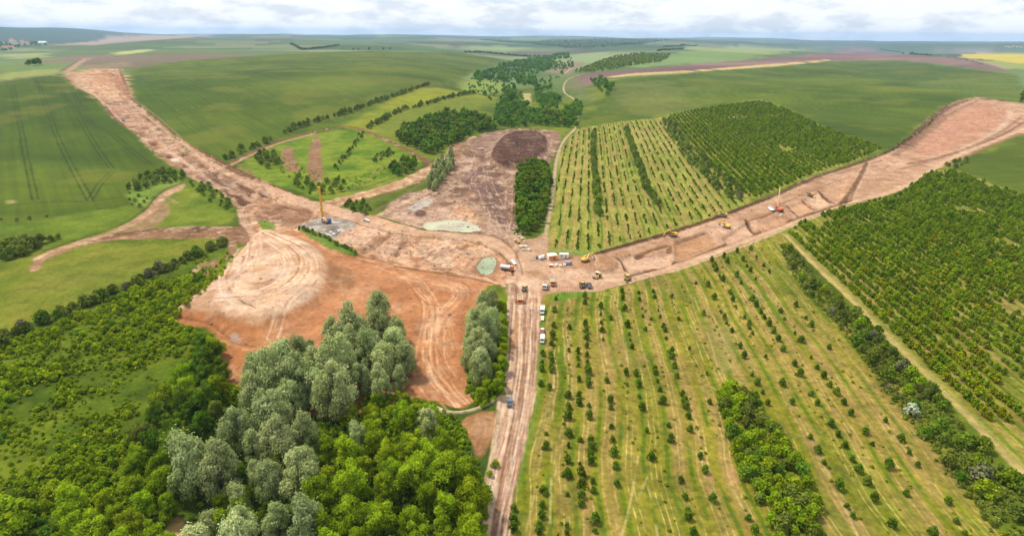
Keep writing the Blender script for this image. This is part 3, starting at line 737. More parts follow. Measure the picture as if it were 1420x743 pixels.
# cells of the cut: floors, faces, baulks
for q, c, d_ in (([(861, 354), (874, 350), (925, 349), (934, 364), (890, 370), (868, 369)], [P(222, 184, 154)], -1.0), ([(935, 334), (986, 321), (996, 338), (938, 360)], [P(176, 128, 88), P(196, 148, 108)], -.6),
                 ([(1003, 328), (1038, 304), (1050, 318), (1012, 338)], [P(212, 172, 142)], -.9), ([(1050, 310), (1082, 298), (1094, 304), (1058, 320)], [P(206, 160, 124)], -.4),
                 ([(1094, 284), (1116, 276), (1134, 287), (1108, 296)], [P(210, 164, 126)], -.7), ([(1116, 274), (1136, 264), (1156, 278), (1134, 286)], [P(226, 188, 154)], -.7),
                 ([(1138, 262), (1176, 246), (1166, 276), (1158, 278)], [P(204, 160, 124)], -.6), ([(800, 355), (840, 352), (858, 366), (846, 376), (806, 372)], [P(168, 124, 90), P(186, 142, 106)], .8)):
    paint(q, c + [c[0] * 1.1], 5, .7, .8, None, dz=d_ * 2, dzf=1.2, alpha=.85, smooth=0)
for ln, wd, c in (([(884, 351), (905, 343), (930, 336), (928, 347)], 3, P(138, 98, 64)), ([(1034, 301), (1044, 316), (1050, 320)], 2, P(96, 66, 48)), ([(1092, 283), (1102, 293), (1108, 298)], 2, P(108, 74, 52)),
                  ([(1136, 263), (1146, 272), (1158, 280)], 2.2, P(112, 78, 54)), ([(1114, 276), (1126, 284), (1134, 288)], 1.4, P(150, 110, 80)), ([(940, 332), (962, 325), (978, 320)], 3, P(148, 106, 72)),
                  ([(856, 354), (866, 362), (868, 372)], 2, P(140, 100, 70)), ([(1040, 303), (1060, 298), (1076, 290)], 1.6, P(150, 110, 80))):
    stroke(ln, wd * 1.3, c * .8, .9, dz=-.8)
ruts([(830, 352), (834, 372), (830, 384)], 12, 8, [P(136, 96, 68), P(222, 186, 156)], .65, .7, seed=19)
ruts([(840, 380), (870, 378), (880, 388)], 10, 8, [P(132, 94, 70), P(222, 186, 156)], .6, .6, seed=20)
ruts([(720, 366), (780, 372), (830, 366), (870, 350)], 8, 8, [P(146, 106, 78), P(226, 190, 160)], .55, .7, seed=21)
ruts([(735, 395), (790, 392), (850, 385), (920, 368)], 8, 8, [P(156, 116, 86), P(228, 194, 164)], .55, .7, seed=22)
paint([(768, 397), (804, 394), (806, 402), (770, 404)], [P(214, 170, 142)], 4, .6, .8, None, alpha=.8)
for k in range(10):
    stroke([(772 + k * 3.6, 391), (773 + k * 3.6, 402)], .6, P(160, 118, 90), .6)
# link from junction up to the farm track
paint([(700, 322), (716, 322), (722, 332), (745, 330), (758, 320), (760, 348), (752, 352), (740, 362), (716, 352)], [P(184, 146, 116), P(204, 168, 138)], 8, 1, 1.2, None)
stroke([(696, 333), (712, 345), (722, 362), (726, 385)], 1.2, P(148, 110, 82), .7)

# south haul road
zsr = zone('south_road', 'haul_road', 'rutted pink dirt haul road running down to the bottom edge', 'soil')
paint([(702, 384), (716, 378), (748, 380), (750, 410), (746, 477), (743, 531), (741, 553), (728, 617), (710, 681), (698, 745), (690, 800), (660, 800), (672, 743), (678, 668), (685, 617), (693, 585), (690, 560), (698, 518), (703, 462), (706, 410)],
      [P(192, 150, 120), P(218, 180, 150), P(232, 198, 170)], 8, .6, 1.0, zsr, smooth=0, rough=.25, con=1.7)
for sd_, pts, sp in ((30, [(735, 400), (732, 470), (727, 540), (712, 617), (697, 690), (686, 780)], 7), (31, [(722, 400), (720, 470), (716, 540), (702, 620), (688, 690), (678, 780)], 7), (32, [(740, 410), (739, 480), (733, 550), (718, 620), (702, 690), (690, 760)], 3.5)):
    ruts(pts, sp, 20, [P(236, 206, 180), P(134, 96, 70), P(160, 120, 94)], .85, .6, seed=sd_, brk=.5)
paint([(712, 440), (722, 436), (718, 470), (710, 500), (706, 470)], [P(172, 128, 92), P(192, 148, 112)], 5, 1, 1.5, None, alpha=.7)
paint([(700, 395), (716, 392), (722, 404), (712, 412), (702, 408)], [P(150, 112, 84), P(190, 152, 122)], 3, .8, 1.5, None, alpha=.8, dz=.5, dzf=1.5)
stroke([(707, 398), (704, 440), (700, 500), (696, 540), (690, 580), (684, 625), (676, 680), (668, 760)], 2.0, P(214, 184, 150), .8, dz=.5)
stroke([(711, 420), (708, 460), (704, 510)], 1.0, P(136, 100, 76), .7, dz=-.3)
paint([(637, 583), (682, 568), (688, 580), (680, 617), (663, 640), (652, 612)], [P(156, 110, 72), P(182, 136, 96)], 5, 1, 1.2, zone('bare_patch', 'bare_ground', 'brown bare triangle beside the lower haul road', 'soil'), dz=.2)
ruts([(640, 590), (665, 580), (680, 590), (668, 630)], 4, 7, [P(206, 162, 122), P(136, 94, 62)], .6, .4, seed=34)
stroke([(606, 566), (620, 572), (644, 572), (668, 565), (690, 553), (700, 540)], 1.8, P(222, 198, 160), .95, dz=.6)
paint([(676, 672), (682, 668), (684, 682), (678, 690)], [P(226, 216, 206)], 2, .4, .6, None, alpha=.8)
paint([(652, 470), (700, 470), (700, 520), (690, 548), (665, 562), (652, 550), (646, 510)], [P(84, 112, 36), P(112, 140, 48)], 5, 1, 1, zone('verge', 'grass_verge', 'green verge under the tree clump beside the haul road', 'grass'))

# left tracks
zk = zone('left_tracks', 'dirt_track', 'brown dirt tracks fanning out over the left meadow', 'soil')
paint([(340, 306), (332, 316), (300, 313), (250, 314), (205, 318), (164, 322), (110, 336), (70, 350), (46, 360), (42, 370), (56, 374), (60, 360), (95, 350), (100, 344), (160, 332), (240, 331), (300, 330), (318, 334), (345, 344), (352, 330)],
      BROWN, 7, .8, 1.2, zk, rough=.2, con=1.8)
paint([(256, 253), (220, 269), (205, 292), (164, 317), (97, 338), (56, 352), (40, 362), (60, 360), (100, 342), (166, 322), (212, 300), (226, 276), (258, 260)], [P(196, 160, 124), P(180, 140, 106)], 6, .8, .8, zk, rough=.2)
paint([(218, 282), (232, 276), (238, 290), (222, 312), (196, 320), (160, 324), (206, 304)], [P(150, 112, 84), P(178, 140, 110)], 5, 1, 1.5, None, alpha=.8)
stroke([(222, 270), (236, 276), (248, 282)], 2.4, P(176, 138, 106), .8)
stroke([(254, 252), (219, 267), (202, 291), (163, 315), (97, 335), (60, 348)], 1.8, P(92, 66, 46), .8, dz=-.5)
stroke([(316, 331), (326, 345), (318, 357), (296, 362), (290, 378), (291, 394)], 6.0, P(158, 122, 90), .95, zk)
stroke([(284, 364), (266, 380), (256, 396), (260, 418)], 4.0, P(150, 124, 78), .85, zk)
stroke([(60, 358), (52, 364), (48, 374)], 5, P(176, 138, 104), .9, zk)
ruts([(320, 322), (240, 322), (160, 328), (95, 345), (55, 360)], 6, 7, [P(200, 164, 130), P(116, 84, 60)], .55, .8, seed=35)
ruts([(340, 290), (337, 305), (348, 325), (352, 345)], 4, 5, [P(224, 190, 160), P(150, 112, 84)], .6, .8, seed=36)
stroke([(332, 290), (336, 305), (350, 326), (356, 338)], 4.5, P(210, 172, 142), .8)

# --- scrubland foreground bare bit
paint([(225, 735), (240, 716), (252, 716), (262, 743), (265, 780), (220, 780)], [P(206, 172, 112)], 3, .8, 1, None)

# --- ponds
WC = P(196, 200, 164, .7)
zw = zone('pond_green', 'pond', 'small pale green pond beside the white tanker lorry', 'water')
gz = lambda px, py: float(np.median([GZfix(at(px, py))]))


def GZfix(p):
    r = math.hypot(*p); a_ = math.atan2(p[0], p[1])
    i = (D0 - math.atan2(HC, r)) / (D0 - D1) * (NR - 1); j = (a_ - AZ[0]) / (AZ[-1] - AZ[0]) * (NA - 1)
    return GZ[int(np.clip(round(i), 0, NR - 1)), int(np.clip(round(j), 0, NA - 1))]


def pond(pix, cols, z, rim=True):
    W = wpoly(pix, True, 2)
    c = W.mean(0)
    lv = min(GZfix(w) for w in W) - .35
    if rim:
        paint(None, [P(140, 108, 84), P(170, 138, 110)], 4, 1.0, 1.0, None, alpha=.7, world=c + (W - c) * 1.14, dz=-.5, dzf=1.5)
    paint(None, cols, 6, .35, 1.5, z, world=W, level=lv - .3 if rim else lv)


pond([(660, 372), (664, 361), (671, 355), (680, 353), (689, 355), (689, 365), (684, 376), (672, 379)], [P(150, 162, 118, .55), P(178, 190, 146, .6)], zw)
pond([(583, 314), (592, 308), (606, 305), (631, 304), (648, 306), (664, 313), (670, 318), (655, 321), (636, 322), (610, 319), (593, 319)], [P(168, 150, 118, .7), P(186, 182, 142, .7), P(200, 196, 160, .7)],
     zone('pond_long', 'pond', 'long shallow milky pond beside the haul road', 'water'), rim=False)
pond([(562, 288), (574, 281), (590, 274), (600, 274), (600, 281), (588, 288), (572, 292)], [P(150, 130, 108, .7), P(186, 170, 146, .7)], zone('pond_grey', 'puddle', 'shallow grey puddle below the pale track', 'water'), rim=False)

for kz, pa, pb, am in (('crop_left', (18, 120), (49, 277), .22), ('crop_mid', (205, 128), (300, 205), .2), ('crop_right', (960, 112), (1250, 108), .2), ('crop_edge', (1320, 236), (1420, 230), .2)):
    mk = ZID == ZONES[kz]
    d_ = at(*pb) - at(*pa); an = math.atan2(d_[0], d_[1])
    x_, y_ = GX[mk], GY[mk]
    u_ = x_ * math.cos(an) - y_ * math.sin(an); v_ = x_ * math.sin(an) + y_ * math.cos(an)
    f_ = 1 + am * (fbm(u_ / 3.0, v_ / 110, 1, 3, 511) - .5) * 2 + .3 * (fbm(x_, y_, 35, 4, 512) - .5) + .12 * (fbm(x_, y_, 6, 2, 513) - .5)
    TINT[mk] *= f_[:, None]
    yl = (sst(fbm(x_, y_, 70, 4, 514), .54, .68) * .4)[:, None]
    TINT[mk] = TINT[mk] * (1 - yl) + P(124, 124, 42) * yl
# --- mottled tones of the bare soil, also painted in place of weak relief shading
bare = np.isin(ZID, [k for k, z_ in enumerate(ZLIST) if z_[2] in ('soil', 'gravel')])
q_ = 1.0
n1 = fbm(GX / q_, GY / q_, 3.0, 4, 401); n2 = fbm(GX / q_, GY / q_, 9.0, 4, 402); n3 = fbm(GX / q_, GY / q_, 30.0, 3, 403)
spk = np.where(np.isin(ZID, [ZONES[k_] for k_ in ('left_corridor', 'cut', 'basin', 'left_tracks', 'lane')]), 1.0, .42).astype(np.float32)
fac = 1 + spk * (.9 * (n1 - .5) + .7 * (n2 - .5) + .4 * (n3 - .5))
fac = np.where(ZID == ZONES['left_corridor'], fac * .84, np.where(ZID == ZONES['right_corridor'], fac * .94, np.where(ZID == ZONES['basin'], fac * .92, fac)))
TINT[bare] *= np.clip(fac, .45, 1.5)[bare][:, None]
dk_ = (sst(n2 + .35 * (n1 - .5), .60, .68) * .42 * spk)[..., None]
TINT[bare] = (TINT * (1 - dk_) + P(118, 82, 54) * dk_)[bare]
lt_ = (sst(1 - n2 + .35 * (n1 - .5), .62, .70) * .35 * spk)[..., None]
TINT[bare] = (TINT * (1 - lt_) + P(236, 204, 170) * lt_)[bare]
ridge = 1 - np.abs(fbm(GX / q_, GY / q_, 14.0, 3, 404) * 2 - 1)
rd_ = (sst(ridge, .93, .985) * .35 * spk)[..., None]
TINT[bare] = (TINT * (1 - rd_) + P(128, 88, 58) * rd_)[bare]
del bare, n1, n2, n3, fac, dk_, lt_, ridge, rd_
# --- fine relief
nz = (fbm(GX, GY, 3.2, 3, 201) - .5) * 2
GZ += nz * ROUGH * np.clip(1.3 - GR / 1500, .3, 1)
GZ[ROUGH > .2] += ((fbm(GX, GY, 11, 2, 203) - .5) * 1.0)[ROUGH > .2] * .6


def gheight(x, y):
    x = np.asarray(x, float); y = np.asarray(y, float)
    r = np.maximum(np.hypot(x, y), 1); a_ = np.arctan2(x, y)
    i = np.clip((D0 - np.arctan2(HC, r)) / (D0 - D1) * (NR - 1), 0, NR - 1.001)
    j = np.clip((a_ - AZ[0]) / (AZ[-1] - AZ[0]) * (NA - 1), 0, NA - 1.001)
    i0 = i.astype(int); j0 = j.astype(int); ti = i - i0; tj = j - j0
    return (GZ[i0, j0] * (1 - ti) * (1 - tj) + GZ[i0 + 1, j0] * ti * (1 - tj) + GZ[i0, j0 + 1] * (1 - ti) * tj + GZ[i0 + 1, j0 + 1] * ti * tj)


def hz(x, y):
    return float(gheight(x, y))


ZFN[0] = gheight
# ================================================================== materials
def newmat(name):
    m_ = bpy.data.materials.new(name)
    m_.use_nodes = True
    nt = m_.node_tree
    for n_ in list(nt.nodes):
        if n_.type != 'OUTPUT_MATERIAL':
            nt.nodes.remove(n_)
    out = nt.nodes.get('Material Output') or nt.nodes.new('ShaderNodeOutputMaterial')
    return m_, nt, out


def N(nt, t, **kw):
    n_ = nt.nodes.new(t)
    for k, v in kw.items():
        if k.startswith('i_'):
            n_.inputs[k[2:].replace('_', ' ')].default_value = v
        else:
            setattr(n_, k, v)
    return n_


def mathn(nt, op, a, b=None, c=None):
    n_ = nt.nodes.new('ShaderNodeMath'); n_.operation = op
    for i, v in enumerate((a, b, c)):
        if v is None:
            continue
        if hasattr(v, 'is_linked'):
            nt.links.new(v, n_.inputs[i])
        else:
            n_.inputs[i].default_value = v
    return n_.outputs[0]


def mixc(nt, f, a, b, mode='MIX'):
    n_ = nt.nodes.new('ShaderNodeMix'); n_.data_type = 'RGBA'; n_.blend_type = mode
    for s, v in ((n_.inputs['Factor'], f), (n_.inputs['A'], a), (n_.inputs['B'], b)):
        pass
    ins = [n_.inputs[0], n_.inputs[6], n_.inputs[7]]
    for s, v in zip(ins, (f, a, b)):
        if hasattr(v, 'is_linked'):
            nt.links.new(v, s)
        elif isinstance(v, (int, float)):
            s.default_value = v
        else:
            s.default_value = (*v[:3], 1)
    return n_.outputs[2]


def noise(nt, vec, scale, detail=3, rough=.6):
    n_ = N(nt, 'ShaderNodeTexNoise'); n_.inputs['Scale'].default_value = scale
    n_.inputs['Detail'].default_value = detail; n_.inputs['Roughness'].default_value = rough
    nt.links.new(vec, n_.inputs['Vector'])
    return n_.outputs['Fac']


def ground_mat(kind):
    m_, nt, out = newmat('cover_' + kind)
    b = N(nt, 'ShaderNodeBsdfPrincipled')
    nt.links.new(b.outputs[0], out.inputs[0])
    at_ = N(nt, 'ShaderNodeAttribute', attribute_name='tint')
    geo = N(nt, 'ShaderNodeNewGeometry')
    pos = geo.outputs['Position']
    amp = {'grass': (.75, .45), 'crop': (.22, .22), 'soil': (.62, .42), 'plough': (.5, .3), 'gravel': (.6, .4), 'water': (.06, .1)}[kind]
    f1 = noise(nt, pos, {'grass': .55, 'crop': .8, 'soil': .5, 'plough': .3, 'gravel': .9, 'water': .1}[kind], 5, .72)
    f2 = noise(nt, pos, {'grass': .09, 'crop': .03, 'soil': .08, 'plough': .05, 'gravel': .2, 'water': .03}[kind], 4, .6)
    v = mathn(nt, 'ADD', mathn(nt, 'MULTIPLY', mathn(nt, 'SUBTRACT', f1, .5), amp[0] * 2), mathn(nt, 'MULTIPLY', mathn(nt, 'SUBTRACT', f2, .5), amp[1] * 2))
    v = mathn(nt, 'MAXIMUM', mathn(nt, 'ADD', v, 1.0), .25)
    vc = N(nt, 'ShaderNodeCombineXYZ')
    nt.links.new(v, vc.inputs[0]); nt.links.new(v, vc.inputs[1])
    nt.links.new(mathn(nt, 'POWER', v, .8 if kind == 'soil' else 1.15), vc.inputs[2])
    col = mixc(nt, 1.0, at_.outputs['Color'], vc.outputs[0], 'MULTIPLY')
    if kind in ('grass',):
        f3 = noise(nt, pos, .28, 4, .65)
        r_ = N(nt, 'ShaderNodeMapRange'); r_.inputs[1].default_value = .54; r_.inputs[2].default_value = .68
        nt.links.new(f3, r_.inputs[0])
        col = mixc(nt, mathn(nt, 'MULTIPLY', r_.outputs[0], .5), col, P(74, 98, 30))
    nt.links.new(col, b.inputs['Base Color'])
    b.inputs['Roughness'].default_value = .06 if kind == 'water' else .95
    b.inputs['Specular IOR Level'].default_value = .5 if kind == 'water' else .08
    if kind != 'water':
        bp = N(nt, 'ShaderNodeBump')
        bp.inputs['Strength'].default_value = {'grass': .8, 'crop': .35, 'soil': .7, 'plough': .7, 'gravel': .9}[kind]
        bp.inputs['Distance'].default_value = {'grass': .5, 'crop': .25, 'soil': .5, 'plough': .6, 'gravel': .5}[kind]
        nt.links.new(f1, bp.inputs['Height'])
        nt.links.new(bp.outputs[0], b.inputs['Normal'])
    return m_


GM = {k: ground_mat(k) for k in ('grass', 'crop', 'soil', 'plough', 'gravel', 'water')}


def nice(o, name, label=None, cat=None, group=None, kind=None):
    if label: o['label'] = label
    if cat: o['category'] = cat
    if group: o['group'] = group
    if kind: o['kind'] = kind
    return o


def build_ground():
    q = ZID[:-1, :-1]
    idx = (np.arange(NR)[:, None] * NA + np.arange(NA)[None, :])
    co = np.stack([GX, GY, GZ], -1).reshape(-1, 3).astype(np.float32)
    tc = np.concatenate([TINT, np.ones((NR, NA, 1), np.float32)], -1).reshape(-1, 4).astype(np.float32)
    for k, (name, label, mat) in enumerate(ZLIST):
        ii, jj = np.nonzero(q == k)
        if len(ii) < 4:
            print('EMPTY ZONE', name, label)
            continue
        f = np.stack([idx[ii, jj], idx[ii, jj + 1], idx[ii + 1, jj + 1], idx[ii + 1, jj]], 1)[:, ::-1]
        u_, inv = np.unique(f.reshape(-1), return_inverse=True)
        me = mesh_np(name, co[u_], inv.reshape(-1, 4), smooth=True)
        a_ = me.attributes.new('tint', 'FLOAT_COLOR', 'POINT')
        a_.data.foreach_set('color', tc[u_].reshape(-1))
        me.materials.append(GM[mat])
        o = bpy.data.objects.new(name, me)
        C.objects.link(o)
        nice(o, name, label, name.replace('_', ' '), None, 'structure')


def mesh_np(name, v, f, smooth=False, mi=None):
    """mesh from arrays; f is (n,3) or (n,4)"""
    me = bpy.data.meshes.new(name)
    n_, k = f.shape
    me.vertices.add(len(v)); me.vertices.foreach_set('co', np.ascontiguousarray(v, np.float32).reshape(-1))
    me.loops.add(n_ * k); me.loops.foreach_set('vertex_index', np.ascontiguousarray(f, np.int32).reshape(-1))
    me.polygons.add(n_)
    me.polygons.foreach_set('loop_start', np.arange(0, n_ * k, k, dtype=np.int32))
    me.polygons.foreach_set('loop_total', np.full(n_, k, np.int32))
    me.polygons.foreach_set('use_smooth', np.full(n_, smooth, bool))
    if mi is not None:
        me.polygons.foreach_set('material_index', np.ascontiguousarray(mi, np.int32))
    me.update(calc_edges=True)
    me.validate()
    return me


build_ground()

# ================================================================== plants
def leaf_mat(name, dark, mid, light, trans=.25, hue=.03, val=.25):
    m_, nt, out = newmat(name)
    at_ = N(nt, 'ShaderNodeAttribute', attribute_name='tone')
    oi = N(nt, 'ShaderNodeObjectInfo')
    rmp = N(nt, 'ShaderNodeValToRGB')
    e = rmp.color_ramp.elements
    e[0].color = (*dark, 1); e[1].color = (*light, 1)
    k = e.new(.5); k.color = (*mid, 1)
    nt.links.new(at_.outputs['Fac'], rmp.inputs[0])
    h = N(nt, 'ShaderNodeHueSaturation')
    rv = oi.outputs['Random']
    nt.links.new(mathn(nt, 'ADD', mathn(nt, 'MULTIPLY', mathn(nt, 'SUBTRACT', rv, .5), hue * 2), .5), h.inputs['Hue'])
    r2 = mathn(nt, 'FRACT', mathn(nt, 'MULTIPLY', rv, 37.7))
    nt.links.new(mathn(nt, 'ADD', mathn(nt, 'MULTIPLY', mathn(nt, 'SUBTRACT', r2, .5), val * 2), 1.0), h.inputs['Value'])
    nt.links.new(rmp.outputs[0], h.inputs['Color'])
    d = N(nt, 'ShaderNodeBsdfDiffuse'); t_ = N(nt, 'ShaderNodeBsdfTranslucent')
    nt.links.new(h.outputs[0], d.inputs[0]); nt.links.new(h.outputs[0], t_.inputs[0])
    mx = N(nt, 'ShaderNodeMixShader'); mx.inputs[0].default_value = trans
    nt.links.new(d.outputs[0], mx.inputs[1]); nt.links.new(t_.outputs[0], mx.inputs[2])
    nt.links.new(mx.outputs[0], out.inputs[0])
    return m_


LM = {
    'willow': leaf_mat('willow_leaves', (.19, .245, .070), (.38, .44, .17), (.60, .64, .34), .38, .012, .24),
    'broad': leaf_mat('broad_leaves', (.105, .165, .006), (.225, .325, .010), (.40, .50, .024), .38, .014, .24),
    'shrub': leaf_mat('shrub_leaves', (.070, .102, .012), (.145, .190, .024), (.26, .30, .055), .32, .018, .32),
    'orchard': leaf_mat('orchard_leaves', (.045, .090, .006), (.095, .165, .010), (.19, .27, .024), .25, .015, .28),
    'plantation': leaf_mat('plantation_leaves', (.062, .108, .003), (.18, .24, .006), (.36, .42, .016), .34, .03, .28),
    'valley': leaf_mat('valley_leaves', (.055, .105, .008), (.115, .195, .014), (.21, .30, .028), .32, .03, .28),
    'blossom': leaf_mat('blossom', (.20, .26, .13), (.42, .48, .32), (.62, .64, .50), .2, .01, .05),
    'dry': leaf_mat('grey_twigs', (.095, .105, .042), (.165, .175, .075), (.23, .235, .115), .15, .01, .1),
}


def bark_mat():
    m_, nt, out = newmat('bark')
    b = N(nt, 'ShaderNodeBsdfPrincipled'); nt.links.new(b.outputs[0], out.inputs[0])
    g = N(nt, 'ShaderNodeTexCoord')
    f_ = noise(nt, g.outputs['Object'], 3.0, 4)
    nt.links.new(mixc(nt, f_, (.07, .05, .035), (.16, .125, .09)), b.inputs['Base Color'])
    b.inputs['Roughness'].default_value = .95
    return m_


BARK = bark_mat()


def leaves(cen, nor, size, asp, rg, up=0.0):
    """kite shaped leaf clumps at cen, facing roughly nor; returns verts, quads"""
    n_ = len(cen)
    nor = nor + rg.normal(0, .45, nor.shape)
    nor /= np.linalg.norm(nor, axis=1)[:, None] + 1e-9
    t = rg.normal(0, 1, (n_, 3)); t[:, 2] += up * np.sign(t[:, 2] + 1e-6) * 3
    t -= nor * (t * nor).sum(1)[:, None]
    t /= np.linalg.norm(t, axis=1)[:, None] + 1e-9
    s = np.cross(nor, t)
    sz = size * rg.uniform(.65, 1.4, (n_, 1))
    a_ = cen + t * sz * asp; c_ = cen - t * sz * asp
    b_ = cen + s * sz * .62 + nor * sz * .18; d_ = cen - s * sz * .62 + nor * sz * .1
    v = np.stack([a_, b_, c_, d_], 1).reshape(-1, 3)
    f_ = np.arange(n_ * 4).reshape(-1, 4)
    return v, f_


def crown(rg, lobes, per, size, asp=1.0, up=0.0, shell=.62):
    """lobes: list of (centre, radii, tone)"""
    V = []; T = []
    for c, r, tone in lobes:
        k = int(per * rg.uniform(.8, 1.2))
        d = rg.normal(0, 1, (k, 3)); d /= np.linalg.norm(d, axis=1)[:, None]
        d[:, 2] = np.where(d[:, 2] < -.45, -d[:, 2], d[:, 2])
        rad = shell + (1.08 - shell) * rg.random((k, 1)) ** .6
        rad = np.where(rg.random((k, 1)) < .16, rad * rg.uniform(1.05, 1.5, (k, 1)), rad)
        p = np.array(c) + d * np.array(r) * rad
        v, f_ = leaves(p, d, size, asp, rg, up)
        V.append(v)
        T.append(np.repeat(np.clip(tone + rg.normal(0, .16, k), 0, 1), 4))
    v = np.concatenate(V); tn = np.concatenate(T)
    return v, np.arange(len(v)).reshape(-1, 4), tn


def limb(p0, p1, a_, b_, seg=6):
    p0 = np.array(p0, float); p1 = np.array(p1, float)
    d = p1 - p0; d /= np.linalg.norm(d)
    x = np.cross(d, [0.3, .9, .1]); x /= np.linalg.norm(x); y = np.cross(d, x)
    th = np.linspace(0, 2 * math.pi, seg, endpoint=False)
    ring = np.cos(th)[:, None] * x + np.sin(th)[:, None] * y
    v = np.concatenate([p0 + ring * a_, p1 + ring * b_])
    i = np.arange(seg); j = (i + 1) % seg
    return v, np.stack([i, j, j + seg, i + seg], 1)


def join(parts):
    V = []; Fs = []; o = 0
    for v, f_ in parts:
        V.append(v); Fs.append(f_ + o); o += len(v)
    return np.concatenate(V), np.concatenate(Fs)


def trunk(rg, h, r, spread, n_=4, split=.35):
    parts = [limb((0, 0, -.4), (0, 0, h * split), r, r * .75, 8)]
    top_ = np.array([0, 0, h * split])
    for k in range(n_):
        a_ = k * 6.283 / n_ + rg.uniform(-.5, .5)
        e = top_ + np.array([math.cos(a_) * spread * .4, math.sin(a_) * spread * .4, h * rg.uniform(.22, .34)])
        parts.append(limb(top_ * .93, e, r * .55, r * .3))
        e2 = e + np.array([math.cos(a_) * spread * .25, math.sin(a_) * spread * .25, h * rg.uniform(.12, .2)])
        parts.append(limb(e, e2, r * .3, r * .1))
    return join(parts)


def tmpl_willow(seed):
    rg = np.random.default_rng(seed)
    h = 18.0; R_ = rg.uniform(3.7, 4.9); ex = rg.uniform(.8, 1.25)
    lobes = []
    n_ = 17
    for k in range(n_):
        t = (k + .5) / n_
        rr = R_ * math.sqrt(max(.02, 1 - t ** 1.7)) * rg.uniform(.45, .92)
        a_ = k * 2.4 + rg.uniform(-.5, .5)
        w = rg.uniform(.85, 2.3)
        z = h * (.30 + .58 * t) + rg.normal(0, .7)
        lobes.append(((math.cos(a_) * rr * ex, math.sin(a_) * rr / ex, z), (w, w, w * rg.uniform(1.1, 1.7)), .30 + .36 * rg.random()))
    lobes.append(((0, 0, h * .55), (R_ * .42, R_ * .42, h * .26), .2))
    for k in range(6):
        a_ = k * 1.05 + rg.uniform(-.2, .2)
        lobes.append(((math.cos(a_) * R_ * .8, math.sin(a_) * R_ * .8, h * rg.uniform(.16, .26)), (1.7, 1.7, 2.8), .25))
    return crown(rg, lobes, 420, .25, 1.3, .7, .55), trunk(rg, h, .42, R_), h


def tmpl_broad(seed, h=12.0, lob=15, per=210, size=.36, R_=None):
    rg = np.random.default_rng(seed)
    R_ = R_ or rg.uniform(4.0, 5.4)
    ex = rg.uniform(.78, 1.28)
    lobes = []
    for k in range(lob):
        a_ = rg.uniform(0, 6.283); t = rg.random() ** 1.2
        rr = R_ * math.sqrt(1 - t * .85) * rg.uniform(.35, 1.0)
        z = h * (.26 + .56 * t) + rg.normal(0, .7)
        w = R_ * rg.uniform(.17, .42)
        lobes.append(((math.cos(a_) * rr * ex, math.sin(a_) * rr / ex, z), (w * rg.uniform(.8, 1.3), w, w * rg.uniform(.7, 1.2)), .22 + .56 * rg.random()))
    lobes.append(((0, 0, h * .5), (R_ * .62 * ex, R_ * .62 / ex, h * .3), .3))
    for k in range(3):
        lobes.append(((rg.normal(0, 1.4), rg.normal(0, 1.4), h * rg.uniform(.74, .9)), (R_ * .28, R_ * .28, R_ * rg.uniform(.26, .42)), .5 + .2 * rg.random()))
    return crown(rg, lobes, per, size, 1.0, 0, .5), trunk(rg, h, .28, R_), h


def tmpl_bush(seed, h, R_, lob, per, size, trunk_h=.25):
    rg = np.random.default_rng(seed)
    lobes = []
    for k in range(lob):
        a_ = k * 2.4 + rg.uniform(-.5, .5); t = (k + .5) / lob
        rr = R_ * math.sqrt(max(0, 1 - t)) * rg.uniform(.35, .75)
        w = R_ * rg.uniform(.38, .58)
        lobes.append(((math.cos(a_) * rr, math.sin(a_) * rr, h * (trunk_h + .55 * t)), (w, w, w * rg.uniform(.8, 1.15)), .28 + .42 * rg.random()))
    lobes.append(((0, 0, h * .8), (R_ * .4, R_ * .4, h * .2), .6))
    return crown(rg, lobes, per, size, 1.0, 0, .55), join([limb((0, 0, -.3), (0, 0, h * .5), h * .035, h * .02, 5)]), h


def leaf_mesh(name, c, mats, tr=None):
    v, f_, tn = c
    if tr is not None:
        tv, tf = tr
        f_ = np.concatenate([f_, tf + len(v)]); mi = np.concatenate([np.zeros(len(c[1]), int), np.ones(len(tf), int)])
        v = np.concatenate([v, tv]); tn = np.concatenate([tn, np.zeros(len(tv))])
    else:
        mi = np.zeros(len(f_), int)
    me = mesh_np(name, v, f_, False, mi)
    a_ = me.attributes.new('tone', 'FLOAT', 'POINT'); a_.data.foreach_set('value', tn.astype(np.float32))
    for x in mats:
        me.materials.append(x)
    return me


def merged(name, tmpls, items, mat, label, cat, group=None, val=.3, kind='stuff'):
    """many far copies as ONE object"""
    V = []; T = []
    rg = np.random.default_rng(len(items))
    for (x, y, s, k) in items:
        v, f_, tn = tmpls[k % len(tmpls)][0]
        a_ = rg.uniform(0, 6.28); ca, sa = math.cos(a_), math.sin(a_)
        z = hz(x, y) - .05 * s
        p = v * (s * rg.uniform(.9, 1.1))
        V.append(np.stack([p[:, 0] * ca - p[:, 1] * sa + x, p[:, 0] * sa + p[:, 1] * ca + y, p[:, 2] * rg.uniform(.88, 1.15) + z], 1))
        T.append(np.clip(tn + rg.uniform(-val, val), 0, 1))
    if not V:
        return None
    v = np.concatenate(V); tn = np.concatenate(T)
    me = mesh_np(name, v, np.arange(len(v)).reshape(-1, 4))
    a_ = me.attributes.new('tone', 'FLOAT', 'POINT'); a_.data.foreach_set('value', tn.astype(np.float32))
    me.materials.append(mat)
    o = bpy.data.objects.new(name, me); C.objects.link(o)
    nice(o, name, label, cat, group, kind)
    return o


